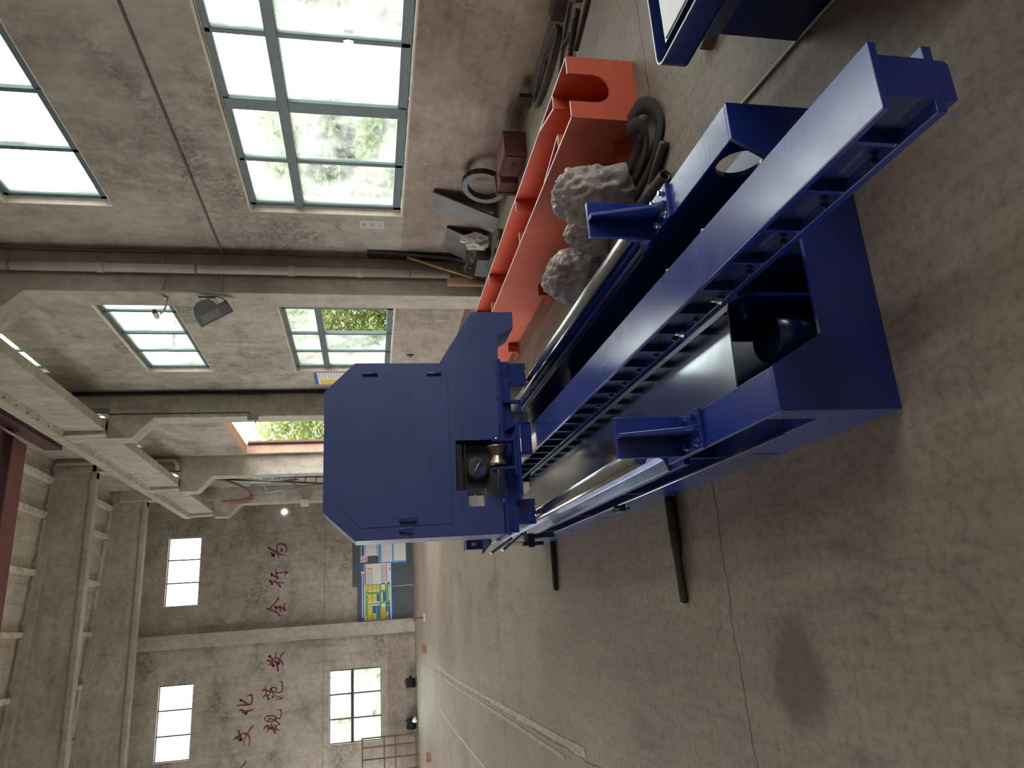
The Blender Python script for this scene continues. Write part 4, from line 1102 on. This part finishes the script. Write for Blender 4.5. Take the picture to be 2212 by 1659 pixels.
sheet(MB(), 556, 600, 592, 712, .002).build('red_strip', K['p_red'], ns)
t_ = MB()
for k in range(4): sheet(t_, 566, 588, 604+26*k, 622+26*k, .004)
t_.build('strip_text', K['paper'], ns)

# painted slogan on the far wall, one brush character each
GL = {'wei':[[(3.028,4.972,0.034),(2.935,4.835,0.037),(2.83,4.675,0.043),(2.766,4.55,0.031),(2.724,4.409,0.009)],[(2.649,4.608,0.014),(2.759,4.645,0.031),(2.921,4.678,0.032),(3.06,4.688,0.026),(3.132,4.628,0.038),(3.126,4.515,0.04),(3.056,4.389,0.04),(2.951,4.359,0.032),(2.86,4.384,0.023),(2.805,4.439,0.006)],[(2.876,4.911,0.017),(2.786,4.83,0.066),(2.744,4.784,0.057)],[(2.858,4.57,0.011),(2.948,4.533,0.043),(2.842,4.479,0.011)]],'xing':[[(2.013,4.839,0.008),(2.125,4.843,0.045),(2.053,4.763,0.031),(2.003,4.667,0.031),(1.962,4.638,0.036)],[(2.291,4.698,0.02),(2.179,4.706,0.031),(2.081,4.67,0.028),(2.014,4.662,0.031)],[(2.149,4.666,0.025),(2.147,4.533,0.023),(2.16,4.377,0.028),(2.157,4.316,0.017)],[(2.157,4.333,0.034),(2.076,4.381,0.02),(1.983,4.423,0.004)],[(1.903,4.88,0.042),(1.834,4.833,0.042),(1.776,4.804,0.036)],[(1.853,4.79,0.02),(1.877,4.724,0.031),(1.806,4.645,0.036),(1.74,4.577,0.031),(1.677,4.542,0.028)],[(1.822,4.634,0.025),(1.815,4.524,0.02),(1.803,4.423,0.017)]],'quan':[[(1.386,4.583,0.008),(1.266,4.607,0.039),(1.151,4.697,0.027),(1.054,4.798,0.025),(0.974,4.833,0.019)],[(0.986,4.937,0.03),(0.929,4.815,0.03),(0.872,4.688,0.03),(0.793,4.577,0.03),(0.713,4.509,0.024)],[(1.035,4.688,0.036),(0.978,4.653,0.052),(0.907,4.646,0.016)],[(1.006,4.654,0.033),(0.999,4.555,0.033),(0.976,4.445,0.036),(0.944,4.389,0.03)],[(1.036,4.529,0.033),(0.942,4.521,0.03),(0.87,4.508,0.019)],[(1.119,4.372,0.025),(1.027,4.392,0.03),(0.944,4.379,0.036),(0.888,4.366,0.036)],[(0.865,4.508,0.011),(0.895,4.465,0.011),(0.947,4.433,0.011)]],'an':[[(-0.536,4.822,0.042),(-0.614,4.755,0.029),(-0.68,4.721,0.024)],[(-0.712,4.907,0.013),(-0.658,4.871,0.029),(-0.717,4.784,0.039),(-0.811,4.717,0.05),(-0.861,4.678,0.044)],[(-0.821,4.85,0.01),(-0.799,4.797,0.018),(-0.809,4.739,0.016)],[(-0.376,4.575,0.008),(-0.461,4.626,0.024),(-0.567,4.623,0.021),(-0.644,4.637,0.021),(-0.751,4.612,0.024),(-0.912,4.554,0.031),(-1.024,4.529,0.029)],[(-0.461,4.352,0.021),(-0.533,4.442,0.029),(-0.636,4.476,0.029),(-0.717,4.517,0.047),(-0.81,4.53,0.044)],[(-0.654,4.711,0.016),(-0.592,4.638,0.026),(-0.642,4.535,0.032),(-0.711,4.453,0.039),(-0.821,4.385,0.029),(-0.927,4.366,0.01)],[(-0.71,4.731,0.021),(-0.739,4.639,0.021),(-0.749,4.569,0.021)]],'fan':[[(-1.625,5.018,0.013),(-1.567,4.978,0.033),(-1.59,4.893,0.031),(-1.611,4.819,0.028),(-1.668,4.748,0.02)],[(-1.46,4.913,0.015),(-1.553,4.905,0.033),(-1.646,4.891,0.023),(-1.734,4.878,0.031),(-1.803,4.833,0.031),(-1.876,4.81,0.03)],[(-1.806,4.98,0.015),(-1.749,4.93,0.031),(-1.746,4.846,0.031),(-1.737,4.778,0.015)],[(-1.582,4.746,0.028),(-1.652,4.701,0.028),(-1.715,4.673,0.018),(-1.784,4.581,0.01),(-1.842,4.447,0.018),(-1.861,4.341,0.015)],[(-1.566,4.746,0.031),(-1.519,4.695,0.028),(-1.538,4.599,0.031),(-1.583,4.55,0.023),(-1.632,4.575,0.013)],[(-1.654,4.675,0.018),(-1.677,4.584,0.02),(-1.696,4.478,0.02),(-1.657,4.4,0.026),(-1.546,4.376,0.026),(-1.432,4.39,0.026),(-1.358,4.408,0.023),(-1.367,4.487,0.01),(-1.372,4.551,0.004)],[(-1.844,4.716,0.008),(-1.787,4.671,0.028),(-1.849,4.658,0.01)],[(-1.915,4.598,0.008),(-1.892,4.515,0.018),(-1.9,4.419,0.023),(-1.866,4.346,0.008)]],'gui':[[(-2.546,4.835,0.012),(-2.481,4.894,0.02),(-2.42,4.901,0.02),(-2.371,4.835,0.025),(-2.377,4.72,0.025),(-2.392,4.605,0.025),(-2.44,4.572,0.028),(-2.52,4.58,0.028)],[(-2.532,4.83,0.022),(-2.542,4.715,0.022),(-2.547,4.61,0.023)],[(-2.491,4.784,0.015),(-2.446,4.786,0.02),(-2.474,4.691,0.023),(-2.504,4.586,0.023)],[(-2.509,4.585,0.025),(-2.586,4.505,0.023),(-2.659,4.424,0.022)],[(-2.452,4.551,0.023),(-2.485,4.466,0.023),(-2.444,4.415,0.023),(-2.356,4.391,0.025),(-2.234,4.405,0.028),(-2.218,4.474,0.013),(-2.25,4.562,0.006)],[(-2.767,4.92,0.015),(-2.695,4.892,0.027),(-2.666,4.825,0.04),(-2.737,4.761,0.05),(-2.746,4.656,0.037),(-2.764,4.578,0.035),(-2.836,4.445,0.015)],[(-2.841,4.809,0.015),(-2.77,4.78,0.032),(-2.701,4.715,0.037),(-2.604,4.692,0.015)],[(-2.668,4.648,0.012),(-2.685,4.564,0.015),(-2.677,4.497,0.015)],[(-2.729,4.688,0.04),(-2.8,4.613,0.045),(-2.869,4.569,0.037),(-2.907,4.584,0.022)],[(-2.731,4.553,0.017),(-2.681,4.507,0.01)]],'hua':[[(-1.977,5.782,0.018),(-1.968,5.637,0.032),(-1.975,5.476,0.035),(-1.958,5.345,0.032),(-1.862,5.313,0.029),(-1.761,5.324,0.029),(-1.687,5.356,0.032),(-1.729,5.531,0.006)],[(-1.822,5.687,0.036),(-1.883,5.553,0.032),(-1.961,5.477,0.025)],[(-2.15,5.731,0.011),(-2.116,5.645,0.035),(-2.194,5.555,0.053),(-2.243,5.48,0.042)],[(-2.185,5.497,0.028),(-2.166,5.395,0.028),(-2.141,5.28,0.014)]],'wen':[[(-2.589,5.218,0.008),(-2.665,5.303,0.031),(-2.794,5.399,0.028),(-2.899,5.467,0.024),(-3.005,5.513,0.021),(-3.127,5.529,0.017),(-3.219,5.496,0.007)],[(-2.835,5.628,0.014),(-2.832,5.513,0.028),(-2.876,5.41,0.031),(-2.993,5.347,0.021),(-3.143,5.356,0.017),(-3.234,5.409,0.007)],[(-2.967,5.837,0.014),(-2.914,5.739,0.055),(-2.979,5.636,0.069),(-3.01,5.606,0.048)],[(-2.725,5.698,0.028),(-2.824,5.679,0.031),(-2.898,5.625,0.031)]],'quan2':[[(-3.587,5.431,0.007),(-3.692,5.462,0.031),(-3.771,5.544,0.024),(-3.837,5.626,0.02)]]}
GN = {'wei':('为','at the right end of the lower row'),'xing':('行','second from the right end of the lower row'),'quan':('全','third from the right end of the lower row'),
      'an':('安','just left of the wall pillar in the lower row'),'fan':('范','in the lower row, two left of the pillar'),'gui':('规','at the left end of the lower row'),
      'hua':('化','at the right end of the upper row'),'wen':('文','second character in the upper row, beside its end character'),'quan2':('全','cut off at the left end of the upper row')}
def stroke(mb, pts, y, extra=0.0):
    P = spline([(p[0], 0, p[1]) for p in pts], 6) if len(pts) > 2 else [Vector((p[0], 0, p[1])) for p in pts]
    R_ = []
    for i in range(len(pts)-1):
        for k in range(6): R_.append(pts[i][2] + (pts[i+1][2]-pts[i][2])*k/6)
    R_.append(pts[-1][2])
    if len(pts) == 2: R_ = [pts[0][2], pts[1][2]]
    v = []; n_ = len(P)
    for k in range(n_):
        t_ = (P[min(k+1, n_-1)]-P[max(k-1, 0)]).normalized(); s_ = Vector((-t_.z, 0, t_.x))*(R_[k]+extra)
        v += [(P[k]+s_), (P[k]-s_)]
    mb.add([(q.x, y, q.z) for q in v], [(2*k, 2*k+1, 2*k+3, 2*k+2) for k in range(n_-1)])
    for k in (0, n_-1):
        r_ = R_[k]+extra
        mb.add([(P[k].x+r_*cos(2*pi*i/10), y, P[k].z+r_*sin(2*pi*i/10)) for i in range(10)], [tuple(range(10))])
for kk, strokes in GL.items():
    th = thing('wall_character', 'maroon brush-painted Chinese character %s, %s' % GN[kk], 'wall lettering', (0,0,0), 0, 'painted slogan on the far wall')
    m1 = MB(); m2 = MB()
    for i, s_ in enumerate(strokes):
        stroke(m1, s_, YF-.006-.0002*i, 0); stroke(m2, s_, YF-.003-.0001*i, .014)
    m1.build('brush_strokes', K['slogan'], th); m2.build('pale_outline', K['white_paint'], th)

# bricks, a stand, two gear motors and a rusty rack by the far wall
for x, y, lb in ((-.57, 21.30, 'single brick lying alone on the floor right of the painted line'), (-3.22, 21.05, 'single brick lying on the floor far left near the rusty rack')):
    o = MB().box(-.115,.115,-.055,.055,0,.11).build('brick', K['brick'], None, bevel=.004, loc=(x, y, 0), rot=(0,0,.1)); tag(o, lb, 'brick', 'bricks on the hall floor')
sd_ = thing('barrier_stand', 'small rusty stand with a square foot in front of the notice board', 'stand', (.27, 21.5, 0))
MB().box(-.11,.11,-.06,.06,0,.03).build('foot', K['lightgrey'], sd_); MB().box(-.018,.018,-.018,.018,.03,.34).build('post', K['rust'], sd_); MB().box(-.07,.07,-.03,.03,.27,.33).build('cross_bar', K['maroon2'], sd_)
def motor(x, lb, rz):
    m_ = thing('gear_motor', lb, 'motor', (x, 26.45, 0), rz, 'gear motors on the floor')
    MB().cyl((-.19,0,.20),(.12,0,.20),.15,n=24).build('body', K['black'], m_)
    f_ = MB()
    for k in range(7): f_.cyl((-.17+.04*k,0,.20),(-.155+.04*k,0,.20),.175,n=20)
    f_.build('cooling_fin', K['black'], m_)
    MB().box(-.14,.10,-.16,.16,0,.06).build('base', K['black'], m_); MB().cyl((.12,0,.20),(.20,0,.20),.05,n=16).build('shaft', K['dark'], m_)
    MB().box(-.06,.06,-.08,.08,.33,.40).build('terminal_box', K['dark'], m_)
    return m_
motor(-1.70, 'black finned gear motor on the floor under the low far window, nearer the pillar', .1)
m2_ = motor(-2.95, 'black gear motor with white wrapping on the floor beside the rusty rack', -.2)
o = MB().lathe((.05,-.17,.10),(.20,-.20,.10),[(0,.04),(.3,.09),(1,.05)],12).build('white_wrap', K['white'], m2_)
rk = thing('rack', 'rusty open steel grid rack leaning against the far wall below the window', 'rack', (-3.75, 26.42, 0))
for x in (-.55, -.17, .19, .46): MB().box(x-.02, x+.02, -.02, .02, 0, 1.82).build('upright', K['rust'], rk)
for z in (.07, .74, 1.10, 1.80): MB().box(-.57, .48, -.025, .025, z-.02, z+.02).build('cross_bar', K['rust'], rk)
# worn floor lines
def worn_line(pts, w0, w1, seed, nm):
    rnd = random.Random(seed); mb = MB(); v = []; fs = []; n_ = 60
    P = [Vector((x, y, .0025)) for x, y in pts]; segs = []
    for k in range(n_+1):
        f_ = k/n_*(len(P)-1); i = min(int(f_), len(P)-2); p = P[i].lerp(P[i+1], f_-i); w = w0+(w1-w0)*k/n_
        v += [(p.x-w*(.7+.5*rnd.random()), p.y, .0025), (p.x+w*(.7+.5*rnd.random()), p.y, .0025)]
    for k in range(n_): fs.append((2*k, 2*k+2, 2*k+3, 2*k+1))
    o = mb.add(v, fs).build(nm, K['floor_paint']); struct(o)
worn_line([(-.85,18.5),(-.94,14.5),(-.945,9.0),(-.94,5.55)], .03, .035, 1, 'floor_marking')
worn_line([(-1.06,16.5),(-1.05,9.0),(-1.06,6.2)], .02, .02, 4, 'floor_marking')
worn_line([(-1.75,17.5),(-1.83,14.8),(-1.87,9.5)], .03, .035, 2, 'floor_marking')

# ------------------------------------------------------------ outside the windows
def foliage(name, c, sc, n_, size, m, label, cat, trunk=None, group=None, seed=0):
    rnd = random.Random(seed); t_ = thing(name, label, cat, (c[0], c[1], -.06), 0, group); mb = MB()
    v = []; fs = []
    for k in range(n_):
        while True:
            p = Vector((rnd.uniform(-1,1), rnd.uniform(-1,1), rnd.uniform(-1,1)))
            if .35 < p.length < 1 + .25*mn.noise(p*2.2+Vector((seed,0,0))): break
        q = Vector((p.x*sc[0], p.y*sc[1], c[2]+p.z*sc[2]))
        if q.z < .02: continue
        u = Vector((rnd.gauss(0,1), rnd.gauss(0,1), rnd.gauss(0,1))).normalized(); w = u.orthogonal().normalized()
        s_ = size*rnd.uniform(.6, 1.3); b_ = len(v)
        v += [q-u*s_, q+w*s_*.55, q+u*s_, q-w*s_*.55]; fs.append((b_, b_+1, b_+2, b_+3))
    mb.add(v, fs).build('foliage', m, t_)
    if trunk: MB().tube(spline([(0,0,0),(.05,.08,c[2]*.5),(-.03,.0,c[2]*.9)],5), trunk, 8).build('trunk', K['bark'], t_)
    return t_
foliage('hedge', (11.0, 12.5, .75), (.9, 3.6, 1.10), 5200, .20, K['leaf'], 'bright green hedge outside the near window', 'hedge', seed=1)
foliage('hedge', (14.2, 21.0, .8), (.9, 4.2, 1.15), 5200, .21, K['leaf'], 'bright green hedge farther along outside the near window', 'hedge', seed=2)
foliage('tree', (15.5, 15.0, 2.8), (2.4, 4.0, 2.2), 6000, .20, K['leaf_pale'], 'pale hazy tree behind the hedge outside the near window', 'tree', .12, seed=3)
foliage('tree', (17.5, 24.0, 3.0), (2.4, 4.0, 2.4), 6000, .22, K['leaf_pale'], 'second pale tree behind the far hedge outside', 'tree', .12, seed=4)
foliage('tree', (7.5, 16.9, 2.1), (.9, 1.1, 1.5), 3600, .08, K['leaf'], 'green tree seen through the open pane of the second window', 'tree', .06, seed=5)
foliage('tree', (9.4, 34.0, 3.1), (2.4, 2.8, 3.5), 8000, .15, K['leaf'], 'tall bright green tree filling the side doorway', 'tree', .16, seed=6)
foliage('tree', (-3.6, 36.0, 1.9), (2.6, 1.8, 1.7), 3000, .16, K['leaf_pale'], 'hazy tree outside the low far window', 'tree', .12, seed=7)
hs_ = thing('house', 'small white hut with barred window seen through the open pane', 'building', (8.0, 18.75, -.06))
MB().box(0,1.5,0,1.6,0,2.1).build('wall', plain('white render', (0.7,0.7,0.68), 0.8), hs_)
MB().box(-.1,1.6,-.1,1.7,2.1,2.2).build('roof', K['brick'], hs_)
gw = MB().box(.5,1.3,-.03,0,.9,1.8); gw.build('window', K['grey'], hs_)
bd = thing('annex', 'tall plain beige building close outside the second window bay', 'building', (8.5, 21.3, -.06))
MB().box(0,4,0,5.6,0,7.2).build('wall', plain('beige render', (0.40,0.355,0.30), 0.9, var=0.1), bd); MB().box(-.15,4.15,-.15,5.75,7.2,7.4).build('parapet', K['grey'], bd)
yb = thing('shed', 'low pale building with a yellow band outside the low far window', 'building', (-6.5, 44.0, -.06))
MB().box(-6,6,0,4,0,1.6).build('wall', plain('cream render', (0.66,0.60,0.44), 0.8), yb); MB().box(-6.3,6.3,-.4,4.4,1.6,2.1).build('roof', plain('grey roofing', (0.33,0.31,0.29), 0.8), yb)
